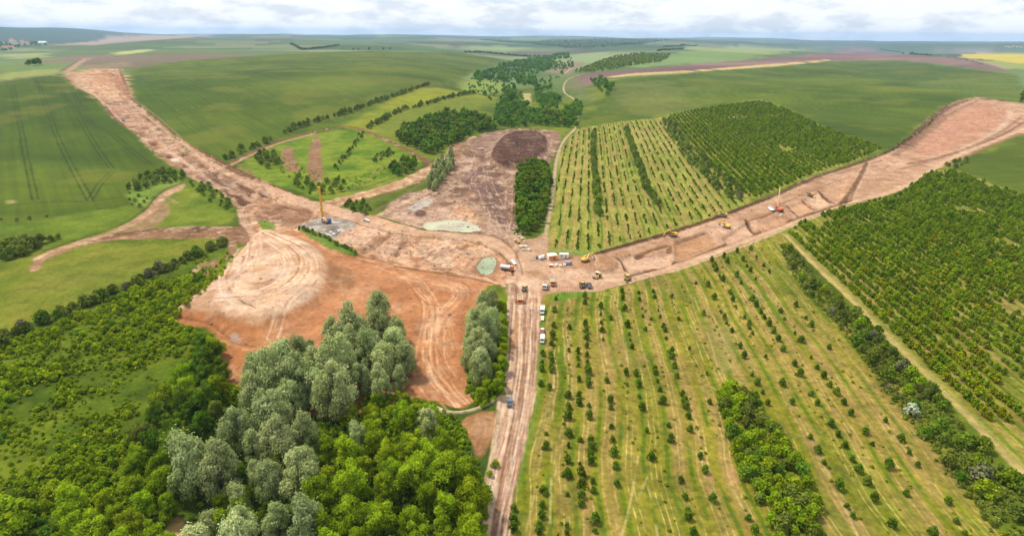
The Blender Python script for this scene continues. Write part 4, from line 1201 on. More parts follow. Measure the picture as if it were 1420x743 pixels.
ORD = ['first', 'second', 'third', 'fourth', 'fifth', 'sixth', 'seventh', 'eighth', 'ninth', 'tenth', 'eleventh', 'twelfth', 'thirteenth', 'fourteenth', 'fifteenth', 'sixteenth',
       'seventeenth', 'eighteenth', 'nineteenth', 'twentieth']
TENS = ['', '', 'twenty', 'thirty', 'forty', 'fifty', 'sixty', 'seventy', 'eighty', 'ninety']


def ordw(n_):
    if n_ <= 20: return ORD[n_ - 1]
    if n_ < 100:
        t, o_ = divmod(n_, 10)
        return (TENS[t][:-1] + 'ieth') if o_ == 0 else TENS[t] + '-' + ORD[o_ - 1]
    return 'last'


def poisson(W, d, rg, n_=4000, dens=1.0):
    W = np.asarray(W); lo, hi = W.min(0), W.max(0)
    pts = []
    grid = {}
    for _ in range(n_):
        p = rg.uniform(lo, hi)
        ins = False; j = len(W) - 1
        for i in range(len(W)):
            if (W[i, 1] > p[1]) != (W[j, 1] > p[1]) and p[0] < (W[j, 0] - W[i, 0]) * (p[1] - W[i, 1]) / (W[j, 1] - W[i, 1]) + W[i, 0]:
                ins = not ins
            j = i
        if not ins: continue
        g = (int(p[0] // d), int(p[1] // d))
        if any(np.hypot(*(p - q)) < d for a_ in (-1, 0, 1) for b_ in (-1, 0, 1) for q in grid.get((g[0] + a_, g[1] + b_), ())):
            continue
        grid.setdefault(g, []).append(p); pts.append(p)
    return pts


class Kind:
    """one kind of plant: candidates are gathered, the largest in view become things, the rest one mass"""

    def __init__(s, name, cat, group, mat, tm, cap, parts=False):
        s.name, s.cat, s.group, s.mat, s.tm, s.cap, s.parts = name, cat, group, mat, tm, cap, parts
        s.c = []
        if parts:
            s.cm = [leaf_mesh(name + '_crown', t[0], [mat]) for t in tm]
            s.trm = []
            for t in tm:
                me = mesh_np(name + '_trunk', t[1][0], t[1][1], True); me.materials.append(BARK); s.trm.append(me)
        else:
            s.cm = [leaf_mesh(name, t[0], [mat, BARK], t[1]) for t in tm]

    def add(s, x, y, sc, place, word=None, order=None, mat=None):
        s.c.append(dict(x=x, y=y, s=sc, place=place, word=word, order=order, k=int(RNG.integers(len(s.tm))), mat=mat))

    def finish(s):
        for c in s.c:
            z = hz(c['x'], c['y'])
            px, py, dd = proj(c['x'], c['y'], z)
            c['px'], c['py'], c['dd'] = px, py, dd
            h = s.tm[c['k']][2] * c['s']
            vis = dd > 1 and -40 < px < 1460 and 0 < py < 743 + 788 * h * .8 / max(dd, 1)
            c['size'] = (h / dd) if vis else 0
        s.c.sort(key=lambda c: -c['size'])
        ind, rest = s.c[:s.cap], s.c[s.cap:]
        rest += [c for c in ind if c['size'] == 0]
        ind = [c for c in ind if c['size'] > 0]
        hs = np.array([c['s'] for c in ind]); lo, hi_ = np.quantile(hs, [.25, .75]) if len(hs) else (0, 0)
        by = {}
        for c in ind:
            by.setdefault(c['place'], []).append(c)
        for place, L in by.items():
            rows = {}
            if L[0]['order'] is not None:
                for c in L: rows.setdefault(c['order'], []).append(c)
                keys = sorted(rows)
                for ro in keys:
                    R_ = sorted(rows[ro], key=lambda c: -c['py'])
                    for q, c in enumerate(R_):
                        c['label'] = '%s, %s from near end, %s row %s' % (c['word'] or s.cat, ordw(q + 1), ordw(ro), place)
            else:
                L.sort(key=lambda c: -c['py'])
                nb = 1 if len(L) < 8 else max(2, int(round(math.sqrt(len(L) / 3.0))))
                per = math.ceil(len(L) / nb)
                for b_ in range(nb):
                    band = sorted(L[b_ * per:(b_ + 1) * per], key=lambda c: c['px'])
                    for q, c in enumerate(band):
                        ad = 'small' if c['s'] <= lo else 'large' if c['s'] >= hi_ else 'middle-sized'
                        rk = '' if nb == 1 else ' in the front rank' if b_ == 0 else ' in the rearmost rank' if b_ == nb - 1 else ' in the %s rank' % ordw(b_ + 1)
                        lb = '%s %s, %s from left%s %s' % (ad.replace('middle-sized', 'medium'), c['word'] or s.cat, ordw(q + 1), rk, place)
                        if len(lb.split()) > 16: lb = lb.split(' ', 1)[1]
                        if len(lb.split()) > 16: lb = lb.replace(' in the ', ' in ', 1)
                        if len(lb.split()) > 16: lb = lb.split(' ', 1)[1]
                        c['label'] = lb
        for c in ind:
            rz = RNG.uniform(0, 6.28)
            sz = c['s'] * RNG.uniform(.93, 1.07)
            loc = (c['x'], c['y'], hz(c['x'], c['y']) - .08)
            if s.parts:
                e = bpy.data.objects.new(s.name, None); C.objects.link(e)
                e.empty_display_size = .5
                t_ = bpy.data.objects.new('trunk', s.trm[c['k']]); cr = bpy.data.objects.new('crown', s.cm[c['k']])
                for o in (t_, cr):
                    C.objects.link(o); o.parent = e
            else:
                e = bpy.data.objects.new(s.name, s.cm[c['k']]); C.objects.link(e)
                cr = e
            e.location = loc; e.rotation_euler = (0, 0, rz); e.scale = (c['s'], c['s'], sz)
            if c['mat']:
                cr.material_slots[0].link = 'OBJECT'; cr.material_slots[0].material = LM[c['mat']]
            nice(e, s.name, c['label'], s.cat, s.group)
        if rest:
            merged(s.name, s.tm, [(c['x'], c['y'], c['s'], c['k']) for c in rest], s.mat,
                   'mass of the smaller and farther ' + s.group, s.cat, s.group)
        print('KIND', s.name, len(ind), len(rest))


willow = Kind('willow_tree', 'willow', 'silver green willows', LM['willow'], [tmpl_willow(k) for k in range(6)], 290, True)
broad = Kind('broadleaf_tree', 'broadleaf tree', 'broadleaf trees of the lower wood', LM['broad'], [tmpl_broad(20 + k, 12.0, 20, 300, .27) for k in range(9)], 290, True)
shrub = Kind('shrub', 'shrub', 'hedge shrubs', LM['shrub'], [tmpl_bush(40 + k, 4.0, 2.2, 7, 70, .34, .2) for k in range(7)], 290)
orch = Kind('orchard_tree', 'orchard tree', 'young orchard trees in rows', LM['orchard'], [tmpl_bush(60 + k, 3.2, 1.35, 7, 55, .27, .14) for k in range(7)], 300)
plant = Kind('plantation_bush', 'plantation bush', 'bushes of the dense plantations', LM['plantation'], [tmpl_bush(80 + k, 3.2, 1.65, 6, 26, .40, .14) for k in range(7)], 300)
valley = Kind('valley_tree', 'valley tree', 'trees along the valley and its hedges', LM['valley'], [tmpl_broad(100 + k, 8.0, 10, 46, .62, 3.8) for k in range(7)], 290, True)
scrubb = Kind('scrub_bush', 'scrub bush', 'bushes of the overgrown scrubland', LM['broad'], [tmpl_bush(120 + k, 2.6, 1.9, 6, 60, .30, .2) for k in range(7)], 300)
rp = np.random.default_rng(11)


def fill(kind, pix, d, s0, s1, place, word=None, n_=5000, mats=None, smooth=0, keep=1.0):
    W = wpoly(pix, True, smooth, 80)
    for p in poisson(W, d, rp, n_):
        if rp.random() > keep: continue
        if kind is valley and 'along' in place and float(fbm(p[0], p[1], 75, 3, 601)) < .46: continue
        m_ = None
        if mats is not None:
            m_ = mats[int(rp.integers(len(mats)))]
        kind.add(p[0], p[1], rp.uniform(s0, s1), place, word, mat=m_)


def along(kind, pix, step, wid, s0, s1, place, word=None, keep=1.0, mats=None):
    W = wpoly(pix, False, 1, 20)
    L = np.concatenate([[0], np.cumsum(np.linalg.norm(np.diff(W, axis=0), axis=1))])
    t = 0.0
    while t < L[-1]:
        x = np.interp(t, L, W[:, 0]); y = np.interp(t, L, W[:, 1])
        if rp.random() < keep:
            m_ = mats[int(rp.integers(len(mats)))] if mats else None
            kind.add(x + rp.uniform(-wid, wid), y + rp.uniform(-wid, wid), rp.uniform(s0, s1), place, word, mat=m_)
        t += step * rp.uniform(.7, 1.3)


# --- the silver willows
fill(willow, [(372, 556), (392, 528), (430, 500), (470, 478), (500, 468), (545, 464), (562, 484), (566, 540), (540, 552), (500, 556), (470, 580), (430, 590), (392, 580)], 7.6, .55, 1.3, 'of the upper willow clump', 'silver willow')
fill(willow, [(262, 668), (300, 632), (350, 610), (400, 612), (436, 640), (444, 690), (420, 720), (380, 700), (330, 716), (284, 710)], 7.8, .5, 1.2, 'of the lower willow clump', 'grey willow')
fill(willow, [(262, 790), (290, 745), (330, 740), (350, 760), (440, 740), (470, 760), (460, 840), (380, 850), (300, 850)], 8.3, .5, 1.0, 'at the bottom edge', 'grey willow')
fill(willow, [(350, 550), (372, 545), (384, 562), (366, 575), (350, 570)], 6, .85, 1.05, 'left of the willow clump', 'silver willow')
fill(willow, [(478, 625), (500, 618), (512, 630), (492, 640)], 6, .65, .85, 'in the wood below the clump', 'narrow willow')
fill(willow, [(574, 606), (600, 606), (604, 618), (580, 620)], 5.5, .55, .75, 'above the pale bank', 'small silver willow')
fill(willow, [(648, 528), (656, 486), (668, 446), (684, 432), (684, 470), (676, 510), (668, 540)], 5.6, .72, 1.0, 'beside the haul road', 'silver willow')
fill(willow, [(592, 262), (600, 244), (612, 226), (626, 216), (628, 232), (614, 252), (602, 266)], 6, .42, .62, 'at the mud basin', 'small round willow')
# --- bright broadleaf wood
fill(broad, [(470, 650), (520, 610), (560, 590), (600, 606), (640, 640), (664, 690), (676, 760), (676, 850), (470, 850), (440, 760), (446, 700)], 6.4, .68, 1.1, 'of the lower middle wood', 'bright green tree', 9000)
fill(broad, [(520, 560), (560, 566), (604, 580), (600, 596), (550, 590), (510, 600), (480, 590)], 5.5, .5, .7, 'under the willow clump', 'bright green tree')
fill(broad, [(664, 560), (690, 548), (698, 520), (700, 470), (696, 430), (690, 440), (688, 500), (676, 540)], 4.4, .45, .72, 'beside the haul road', 'bright green tree')
fill(broad, [(60, 790), (100, 720), (160, 690), (230, 660), (256, 690), (236, 730), (246, 790), (230, 860), (60, 860)], 6.4, .62, .95, 'of the lower left wood', 'yellow green tree', 8000)
fill(broad, [(180, 650), (200, 600), (236, 560), (270, 510), (290, 484), (304, 500), (316, 550), (300, 590), (262, 630), (220, 660)], 5.2, .4, .95, 'under the spoil slope', 'dark green tree', 8000, mats=['orchard', 'orchard', 'shrub', 'broad', 'valley'])
fill(broad, [(276, 480), (300, 478), (302, 500), (284, 500)], 5, .6, .75, 'at the spoil corner', 'dark green tree', mats=['valley'])
fill(broad, [(300, 640), (360, 590), (450, 600), (470, 640), (430, 740), (350, 760), (290, 740)], 6.0, .4, .85, 'among the grey willows', 'green tree', mats=['broad', 'valley'])
# --- scrubland
SCP = [(-70, 500), (0, 484), (60, 458), (120, 434), (180, 406), (240, 384), (280, 384), (290, 400), (262, 424), (240, 442), (270, 462), (296, 480), (280, 520), (230, 580), (180, 640), (150, 690), (90, 740), (50, 830), (-90, 830)]
for p in poisson(wpoly(SCP, True, 0, 80), 2.5, rp, 30000):
    g_ = float(fbm(p[0], p[1], 26, 3, 501)); g2 = float(fbm(p[0], p[1], 8, 2, 502))
    _, py_, _ = proj(p[0], p[1], 3)
    low = float(sst(py_, 470, 720))
    if g_ + .24 * low + .3 * (g2 - .5) < .465 + .1 * rp.random(): continue
    sc_ = (.35 + .9 * max(0, g_ - .3) / .4 * (.45 + .8 * low)) * rp.uniform(.6, 1.35)
    scrubb.add(p[0], p[1], min(sc_ * rp.uniform(.55, 1.5), 2.2), 'of the left scrubland', 'leafy bush', mat='valley' if (g2 > .62 and rp.random() < .6) else None)
fill(scrubb, [(298, 372), (316, 352), (324, 362), (304, 388), (296, 390)], 4, .4, .8, 'beside the spoil plateau', 'leafy green bush')
fill(scrubb, [(648, 552), (700, 540), (702, 520), (690, 552), (668, 566)], 3, .4, .8, 'on the road verge', 'leafy green bush')
fill(scrubb, [(600, 566), (560, 548), (520, 545), (500, 560), (560, 575)], 3, .4, .8, 'under the silver willows', 'leafy green bush')
fill(scrubb, [(690, 640), (676, 690), (672, 740), (664, 730), (668, 660)], 3, .5, .9, 'left of the haul road', 'leafy green bush')
# --- hedges and shrubs
along(shrub, [(312, 337), (280, 352), (245, 369), (220, 379), (190, 393), (164, 406), (138, 416), (112, 427), (88, 437), (64, 448), (26, 466), (0, 478), (-50, 500)], 2.2, 2.4, .7, 1.5, 'of the long left hedge', 'dark shrub', mats=['shrub', 'shrub', 'orchard', 'shrub', 'dry'])
along(shrub, [(0, 352), (20, 348), (40, 344), (62, 338), (80, 330)], 4, 2.0, .8, 1.7, 'beside the left dirt track', 'dark shrub')
fill(shrub, [(0, 347), (48, 335), (56, 345), (20, 360), (0, 360)], 5, 1.2, 1.8, 'beside the left dirt track', 'dark shrub')
fill(shrub, [(180, 250), (200, 242), (240, 238), (262, 244), (250, 252), (215, 258), (190, 266), (178, 262)], 5.5, .7, 1.5, 'at the wheat field corner', 'dark shrub')
fill(shrub, [(262, 254), (290, 258), (316, 276), (322, 292), (306, 290), (280, 272)], 6.5, .5, 1.2, 'beside the stripped corridor', 'green shrub', mats=['broad', 'shrub'])
fill(shrub, [(176, 262), (205, 275), (195, 290), (180, 284)], 8, .4, .8, 'on the left meadow', 'small green shrub')
along(shrub, [(0, 307), (40, 303), (80, 300)], 9, 3, .35, .7, 'under the wheat field', 'small green shrub')
fill(shrub, [(1080, 345), (1096, 345), (1128, 386), (1170, 426), (1215, 462), (1270, 520), (1316, 575), (1368, 630), (1424, 690), (1424, 770), (1380, 740), (1330, 670), (1290, 620), (1240, 560), (1200, 500), (1160, 448), (1114, 400)],
     3.6, .35, 1.5, 'of the right hedge strip', 'dense shrub', 14000, mats=['shrub', 'shrub', 'broad', 'valley', 'shrub', 'shrub', 'dry', 'orchard'], keep=.62)
fill(shrub, [(998, 550), (1016, 540), (1040, 546), (1060, 580), (1086, 615), (1110, 650), (1128, 700), (1136, 760), (1084, 760), (1062, 712), (1034, 664), (1010, 600)], 3.0, .7, 1.35, 'of the thicket in the orchard', 'bushy green shrub', 12000,
     mats=['broad', 'valley', 'broad', 'shrub'])
along(shrub, [(823, 184), (822, 205), (824, 230), (827, 262), (830, 300)], 3.6, 1.6, .8, 1.5, 'of the first orchard hedgerow', 'rounded dark shrub', mats=['shrub', 'valley', 'broad'])
along(shrub, [(868, 178), (876, 205), (886, 230), (897, 262), (912, 286)], 3.6, 1.6, .8, 1.5, 'of the second orchard hedgerow', 'rounded dark shrub', mats=['shrub', 'valley', 'shrub'])
fill(shrub, [(918, 168), (930, 166), (960, 206), (990, 234), (1030, 268), (1022, 280), (990, 262), (958, 226), (930, 190)], 6.0, .8, 1.6, 'of the plantation hedge', 'dark shrub', mats=['shrub', 'valley', 'shrub', 'dry'])
along(shrub, [(398, 185), (416, 176), (450, 166), (493, 153), (534, 138), (560, 130), (596, 117)], 7, 3, 1.0, 2.0, 'of the wheat field hedge', 'dark hedge shrub', mats=['shrub', 'valley'])
along(shrub, [(308, 222), (322, 218), (335, 212), (350, 206), (380, 194)], 7, 3, 1.0, 2.2, 'of the wheat field hedge', 'dark hedge shrub', keep=.7)
along(shrub, [(512, 178), (529, 168), (554, 154), (590, 146), (623, 136), (657, 130)], 7, 3, 1.0, 2.0, 'of the terrace hedge', 'dark hedge shrub', mats=['shrub', 'valley'])
fill(shrub, [(358, 214), (380, 212), (388, 226), (370, 234), (356, 226)], 6.5, .9, 1.8, 'beside the bare strip', 'dark shrub')
fill(shrub, [(416, 244), (440, 258), (470, 250), (490, 262), (460, 272), (430, 270), (402, 258)], 7.5, .4, 1.3, 'in the green hollow', 'green shrub', mats=['broad', 'valley'])
fill(shrub, [(540, 236), (560, 222), (578, 226), (572, 236), (552, 246)], 6, 1.0, 1.9, 'in the green hollow', 'dark shrub', mats=['valley'])
fill(shrub, [(514, 222), (540, 208), (546, 214), (524, 226)], 6, .7, 1.2, 'in the green hollow', 'dark shrub')
along(shrub, [(466, 236), (478, 222), (490, 204), (502, 186)], 8, 3, .5, 1.1, 'in the green hollow', 'green shrub')
fill(shrub, [(476, 284), (505, 282), (514, 292), (506, 298), (484, 292)], 5, .7, 1.2, 'beside the lane fork', 'green shrub', mats=['valley'])
along(shrub, [(414, 317), (445, 328), (470, 340), (494, 352)], 3.0, 1.2, .35, .7, 'on the grass bank', 'small green shrub', mats=['broad'])
along(shrub, [(1230, 214), (1268, 190), (1300, 160)], 14, 2, .4, .8, 'on the corridor bank', 'yellow green shrub', mats=['broad'])
fill(shrub, [(1310, 230), (1340, 220), (1346, 226), (1322, 238)], 7, .6, 1.2, 'on the corridor bank', 'yellow green shrub', mats=['broad'])
# --- valley woods
VW = ['valley', 'valley', 'broad', 'shrub']
fill(valley, [(720, 236), (735, 230), (758, 232), (762, 262), (756, 300), (744, 322), (724, 326), (718, 300), (718, 262)], 5.8, .8, 1.25, 'of the grove above the junction', 'dense tree', 6000)
fill(valley, [(553, 196), (560, 182), (590, 168), (620, 160), (650, 160), (680, 170), (686, 180), (655, 186), (626, 202), (596, 214), (572, 206)], 7.5, .8, 1.5, 'of the wood behind the basin', 'dense tree', 6000)
fill(valley, [(686, 172), (690, 152), (716, 146), (730, 154), (770, 158), (796, 168), (800, 178), (770, 176), (740, 174), (712, 178)], 9, .7, 1.4, 'at the valley mouth', 'dense tree', 5000)
fill(valley, [(690, 150), (700, 128), (686, 112), (650, 116), (664, 102), (712, 86), (756, 80), (786, 74), (790, 80), (760, 96), (742, 112), (748, 134), (716, 128), (714, 144)], 9, .7, 1.7, 'along the valley', 'dense tree', 14000)
fill(valley, [(742, 120), (764, 122), (776, 140), (772, 158), (752, 154), (744, 140)], 10, .8, 1.4, 'along the valley', 'dense tree', 4000)
fill(valley, [(775, 158), (800, 144), (808, 150), (796, 172), (780, 174)], 10, .8, 1.3, 'beside the valley track', 'dense tree')
fill(valley, [(818, 112), (832, 110), (850, 120), (842, 134), (834, 130)], 13, .8, 1.3, 'on the ploughed headland', 'dense tree')
fill(valley, [(700, 146), (704, 128), (720, 128), (736, 150), (716, 150)], 12, .6, 1.2, 'along the valley', 'dense tree', 3000)
fill(valley, [(744, 116), (758, 98), (792, 82), (796, 92), (776, 108), (760, 118)], 17, .7, 1.2, 'along the valley', 'dense tree', 3000, keep=.6)
fill(valley, [(636, 118), (662, 108), (690, 116), (700, 130), (690, 146), (672, 134)], 16, .5, 1.0, 'on the valley meadow', 'dense tree', 3000, keep=.45)
for px_, py_, sc in ((779, 104, 1.6), (490, 70, 1.6), (497, 70, 1.5), (512, 70, 1.8), (532, 70, 1.6), (541, 70, 1.8), (404, 63, 1.5), (420, 70, 1.7), (1417, 142, 1.6), (1419, 134, 1.6)):
    p = at(px_, py_)
    valley.add(p[0], p[1], sc, 'standing alone in the far fields', 'lone tree')
# blossom shrub in the right hedge strip, grey twiggy bush
p = at(1263, 574); shrub.add(p[0], p[1], 1.15, 'beside the right hedge strip', 'pale blossoming shrub', mat='blossom')
p = at(1357, 668); shrub.add(p[0], p[1], 1.5, 'near the right bottom corner', 'grey leafless shrub', mat='dry')

# --- young orchard trees, one by one
CR_ = {'A': (740, 400, 6.455), 'B': (940, 340, 6.455), 'C': (740, 510, 6.455), 'D': (940, 450, 6.455), 'E': (700, 625, 6.295), 'F': (900, 625, 6.295), 'G': (1110, 540, 6.455), 'H': (1150, 628, 5.26)}
TREES = {
    'A': '200,85 185,190 458,60 460,120 600,160 600,220,s 605,300 612,370 622,450,s 685,260 790,20 797,80 815,180 840,325 855,400,s 862,450,s 880,520 940,30 945,90 970,170,s 975,240,s 1000,360 1070,20 1080,70 1115,185,s 1130,245 1160,330 1175,370 1185,440 1235,65 1295,265 1230,570 1240,610 1258,690 1395,530 178,330 165,390 172,430 160,490 318,345 315,545 155,600 165,640 158,700 395,560 395,620 400,680 465,320 470,380 475,440 475,510 478,590 480,650 482,710 80,580 75,660 70,720 830,725,s 1085,715 1050,265,s',
    'B': '530,50 410,90 440,140 300,130 325,180 345,220 370,265 400,305 650,30 700,100 580,125 615,180 650,220 695,290,s 765,175 815,230 525,265 565,330 265,350 465,420 490,480 515,540,s 325,465 380,585 415,640 435,690,s 230,605 665,480 700,530 735,590 770,640 815,700 860,740 1055,530 915,585 955,650 1145,645 1190,710 595,640 635,690 160,330,s',
    'C': '65,140 165,20 140,170 405,100 405,250 405,310 490,40 490,100 490,150 495,330 498,430 510,650 515,710 310,250 310,350 310,440 315,590 310,690 655,110 685,290 690,350 695,520 705,640 720,720 825,40 835,140,s 915,50 935,150 945,250,s 968,360 1090,40 1108,110,s 1130,190 1155,300 1010,555 1205,510 1225,640 1280,70 1330,230 1365,350 1385,430 1400,550 415,640 115,580,s 110,700',
    'D': '480,50 665,70 635,20 850,60 895,130 940,220 1045,70,s 1100,140 1350,200 1190,285,s 1245,380 1300,460 1355,540 100,220 555,190 590,280 785,280 1040,350 1090,440 660,440 705,520 930,530 755,600 800,700 1190,620 1245,700 1020,690 260,430,s 35,600 60,680 280,690',
    'E': '335,350 325,470 320,560 300,650 295,700 80,500 75,600 75,680 545,80 545,210 545,650 540,710 655,100,s 665,200 670,290 670,390 670,460 750,30 750,90 765,260 770,340 785,600 785,690 950,20 965,130 980,290 545,370,s 1275,60',
    'F': '445,40 485,170 275,250 310,400 335,520 340,580 555,420 865,580 920,690 385,710',
    'G': '90,40 150,130 320,30 385,110 445,210 270,310 330,400 395,500 85,420 150,550 205,650 575,380 755,270 895,440 970,560 1045,670 640,480,s 460,620 520,720 780,680',
    'H': '65,240 125,380,s 170,450 220,140 275,210 325,330 450,520 555,290 860,350 920,490 980,580 745,590 640,80',
}
done = []
for key, txt in TREES.items():
    ox, oy, sc = CR_[key]
    for it in txt.split():
        q = it.split(',')
        p = at(ox + float(q[0]) / sc, oy + (float(q[1]) + 18) / sc)
        small = len(q) > 2
        if any(np.hypot(*(p - d_)) < 1.6 for d_ in done): continue
        done.append(p)
        u_, v_ = uv(p[0], p[1], A_S)
        ro = int(round((u_ + 5) / 7.1)) + 1
        orch.add(p[0], p[1], rp.uniform(.45, .62) if small else rp.uniform(.6, 1.2), 'right of the haul road', 'small orchard tree' if small else 'young orchard tree', max(1, ro))
# trees below the frame edge and beyond
for ro in range(0, 24):
    u_ = -5 + ro * 7.1
    v_ = 60.0
    while v_ < 118:
        if rp.random() < .35:
            a_ = math.radians(A_S)
            orch.add(u_ * math.cos(a_) + v_ * math.sin(a_), -u_ * math.sin(a_) + v_ * math.cos(a_), rp.uniform(.8, 1.1), 'right of the haul road', 'young orchard tree', ro + 1) if proj(u_ * math.cos(a_) + v_ * math.sin(a_), -u_ * math.sin(a_) + v_ * math.cos(a_), 0)[1] > 745 else None
        v_ += rp.uniform(3, 9)
WN = wpoly([(758, 344), (772, 262), (780, 212), (790, 192), (806, 180), (870, 170), (918, 168), (960, 214), (1030, 280), (1000, 296), (956, 310), (914, 322), (868, 335), (822, 348)], True, 0, 60)


def inside(W, p):
    ins = False; j = len(W) - 1
    for i in range(len(W)):
        if (W[i, 1] > p[1]) != (W[j, 1] > p[1]) and p[0] < (W[j, 0] - W[i, 0]) * (p[1] - W[i, 1]) / (W[j, 1] - W[i, 1]) + W[i, 0]:
            ins = not ins
        j = i
    return ins


a_ = math.radians(A_N)
for ro in range(0, 26):
    u_ = -20 + ro * 6.6
    v_ = 300.0; on = rp.random() < .6; left = rp.uniform(8, 50)
    while v_ < 900:
        left -= 2.6
        if left < 0:
            on = not on; left = rp.uniform(10, 55) if on else rp.uniform(6, 34)
        x = u_ * math.cos(a_) + v_ * math.sin(a_); y = -u_ * math.sin(a_) + v_ * math.cos(a_)
        if on and inside(WN, (x, y)) and rp.random() < .85:
            orch.add(x + rp.normal(0, .3), y, rp.uniform(.3, .68), 'north of the corridor', 'young orchard tree', ro + 1)
        v_ += rp.uniform(1.7, 2.5)


def plantation(pix, a, sp, u_a, u_b, v_a, v_b, place, gap, dens, s0, s1, step):
    W = wpoly(pix, True, 0, 70)
    aa = math.radians(a)
    ro = 0
    u_ = u_a
    while u_ < u_b:
        ro += 1
        v_ = v_a
        while v_ < v_b:
            x = u_ * math.cos(aa) + v_ * math.sin(aa) + rp.normal(0, .42); y = -u_ * math.sin(aa) + v_ * math.cos(aa)
            g_ = float(fbm(x, y, gap, 2, 301))
            if inside(W, (x, y)) and g_ > dens(x, y):
                plant.add(x, y, rp.uniform(s0, s1) * (.8 + .5 * g_), place, 'dark plantation bush', ro)
            v_ += step * rp.uniform(.75, 1.3)
        u_ += sp


plantation([(1092, 322), (1116, 307), (1162, 292), (1239, 274), (1285, 243), (1316, 236), (1420, 272), (1560, 330), (1620, 560), (1500, 700), (1424, 648), (1318, 545), (1202, 438), (1136, 370)],
           A_S, 6.0, 145, 420, 120, 640, 'of the right plantation', 24,
           lambda x, y: .16 + .34 * float(sst((300 - math.hypot(x, y)) / 120)) + .05, .55, 1.25, 2.3)
plantation([(927, 161), (991, 149), (1050, 140), (1060, 141), (1098, 155), (1137, 176), (1224, 206), (1188, 222), (1160, 230), (1110, 247), (1060, 270), (1040, 274), (978, 222)],
           A_N, 6.2, 128, 640, 380, 1100, 'of the upper plantation', 30, lambda x, y: .14, .6, 1.25, 2.6)

for kd in (willow, broad, shrub, orch, plant, valley, scrubb):
    kd.finish()

# undergrowth that nobody could count
ug = [tmpl_bush(140 + k, 1.3, 1.2, 4, 16, .34, .1) for k in range(5)]


def mass(name, pix, d, s0, s1, mat, label, cat, n_, tm=ug, clump=0.0):
    W = wpoly(pix, True, 0, 80)
    it = []
    for p in poisson(W, d, rp, n_):
        g_ = float(fbm(p[0], p[1], 11, 3, 701))
        if clump and g_ < clump + .12 * (rp.random() - .5): continue
        k_ = 1 if not clump else .55 + 1.5 * max(0, g_ - clump) / (1 - clump) * 1.6
        it.append((p[0], p[1], rp.uniform(s0, s1) * k_, int(rp.integers(9))))
    return merged(name, tm, it, mat, label, cat)


mass('undergrowth', [(-80, 500), (0, 480), (60, 454), (120, 430), (180, 402), (240, 376), (286, 356), (300, 368), (290, 396), (262, 418), (240, 440), (268, 456), (298, 472), (304, 500), (330, 544), (340, 600), (300, 700), (250, 800), (-100, 800)],
     1.8, .25, 1.15, LM['plantation'], 'low leafy undergrowth covering the left scrubland', 'undergrowth', 40000, clump=.38)
mass('undergrowth', [(520, 548), (600, 560), (640, 590), (676, 680), (676, 760), (300, 800), (300, 640), (380, 590), (460, 590)], 1.9, .7, 1.5, LM['broad'], 'dark leafy undergrowth between the trunks of the lower wood', 'undergrowth', 16000)
mass('undergrowth', [(1080, 340), (1096, 340), (1128, 384), (1170, 424), (1215, 460), (1270, 518), (1316, 572), (1368, 628), (1424, 690), (1424, 800), (1380, 745), (1330, 672), (1290, 622), (1240, 562), (1200, 502), (1160, 450), (1112, 402)],
     1.8, .5, 1.3, LM['shrub'], 'low growth between the shrubs of the right hedge strip', 'undergrowth', 20000)
mass('undergrowth', [(648, 545), (652, 480), (676, 430), (698, 420), (703, 470), (700, 520), (690, 550), (668, 564)], 1.6, .5, 1.2, LM['broad'], 'low bright growth under the trees beside the haul road', 'undergrowth', 6000)
mass('undergrowth', [(360, 214), (400, 246), (440, 268), (500, 258), (560, 236), (575, 224), (540, 226), (500, 244), (450, 246), (380, 212)], 5.5, .4, 1.2, LM['broad'], 'low tufts in the green hollow beside the lane', 'undergrowth', 6000)
WS = wpoly([(752, 412), (826, 404), (928, 376), (1086, 322), (1160, 430), (1240, 520), (1330, 650), (1420, 760), (700, 760), (728, 617), (741, 553), (744, 480)], True, 0, 80)
it = []
for p in poisson(WS, 2.2, rp, 16000):
    u_, v_ = uv(p[0], p[1], A_S)
    off = abs(((u_ + 5) / 7.1 + .5) % 1 - .5) * 7.1
    if off < 1.3 and float(vn(np.array(u_ / 7.1), np.array(v_ / 14.0), 3)) > .38 and rp.random() < .7:
        it.append((p[0], p[1], rp.uniform(.25, .75), int(rp.integers(9))))
merged('weeds', ug, it, LM['plantation'], 'weedy tufts along the tree rows of the near orchard', 'weeds')


def clods(name, pix, d, s0, s1, mat, label, n_):
    W = wpoly(pix, True, 0, 80)
    V = []; Fs = []; o = 0
    for p in poisson(W, d, rp, n_):
        zi = GZfix(p)
        s_ = rp.uniform(s0, s1) * (1 if rp.random() < .85 else 2.0)
        v = np.array([(1, 0, 0), (-1, 0, 0), (0, 1, 0), (0, -1, 0), (0, 0, .8), (.7, .7, .3), (-.7, .6, .35), (0, 0, -.4)]) * s_ + rp.normal(0, .22 * s_, (8, 3))
        f_ = np.array([(0, 5, 4), (5, 2, 4), (2, 6, 4), (6, 1, 4), (1, 3, 4), (3, 0, 4), (0, 7, 5), (5, 7, 2), (2, 7, 6), (6, 7, 1), (1, 7, 3), (3, 7, 0)])
        V.append(v + np.array([p[0], p[1], zi])); Fs.append(f_ + o); o += 8
    me = mesh_np(name, np.concatenate(V), np.concatenate(Fs)); me.materials.append(mat)
    ob = bpy.data.objects.new(name, me); C.objects.link(ob)
    nice(ob, name, label, 'clods', None, 'stuff')


def earth_mat(name, a_, b_):
    m_, nt, out = newmat(name)
    b = N(nt, 'ShaderNodeBsdfPrincipled'); nt.links.new(b.outputs[0], out.inputs[0])
    g = N(nt, 'ShaderNodeNewGeometry')
    f_ = noise(nt, g.outputs['Position'], .35, 4, .7)
    nt.links.new(mixc(nt, f_, a_, b_), b.inputs['Base Color']); b.inputs['Roughness'].default_value = 1
    return m_


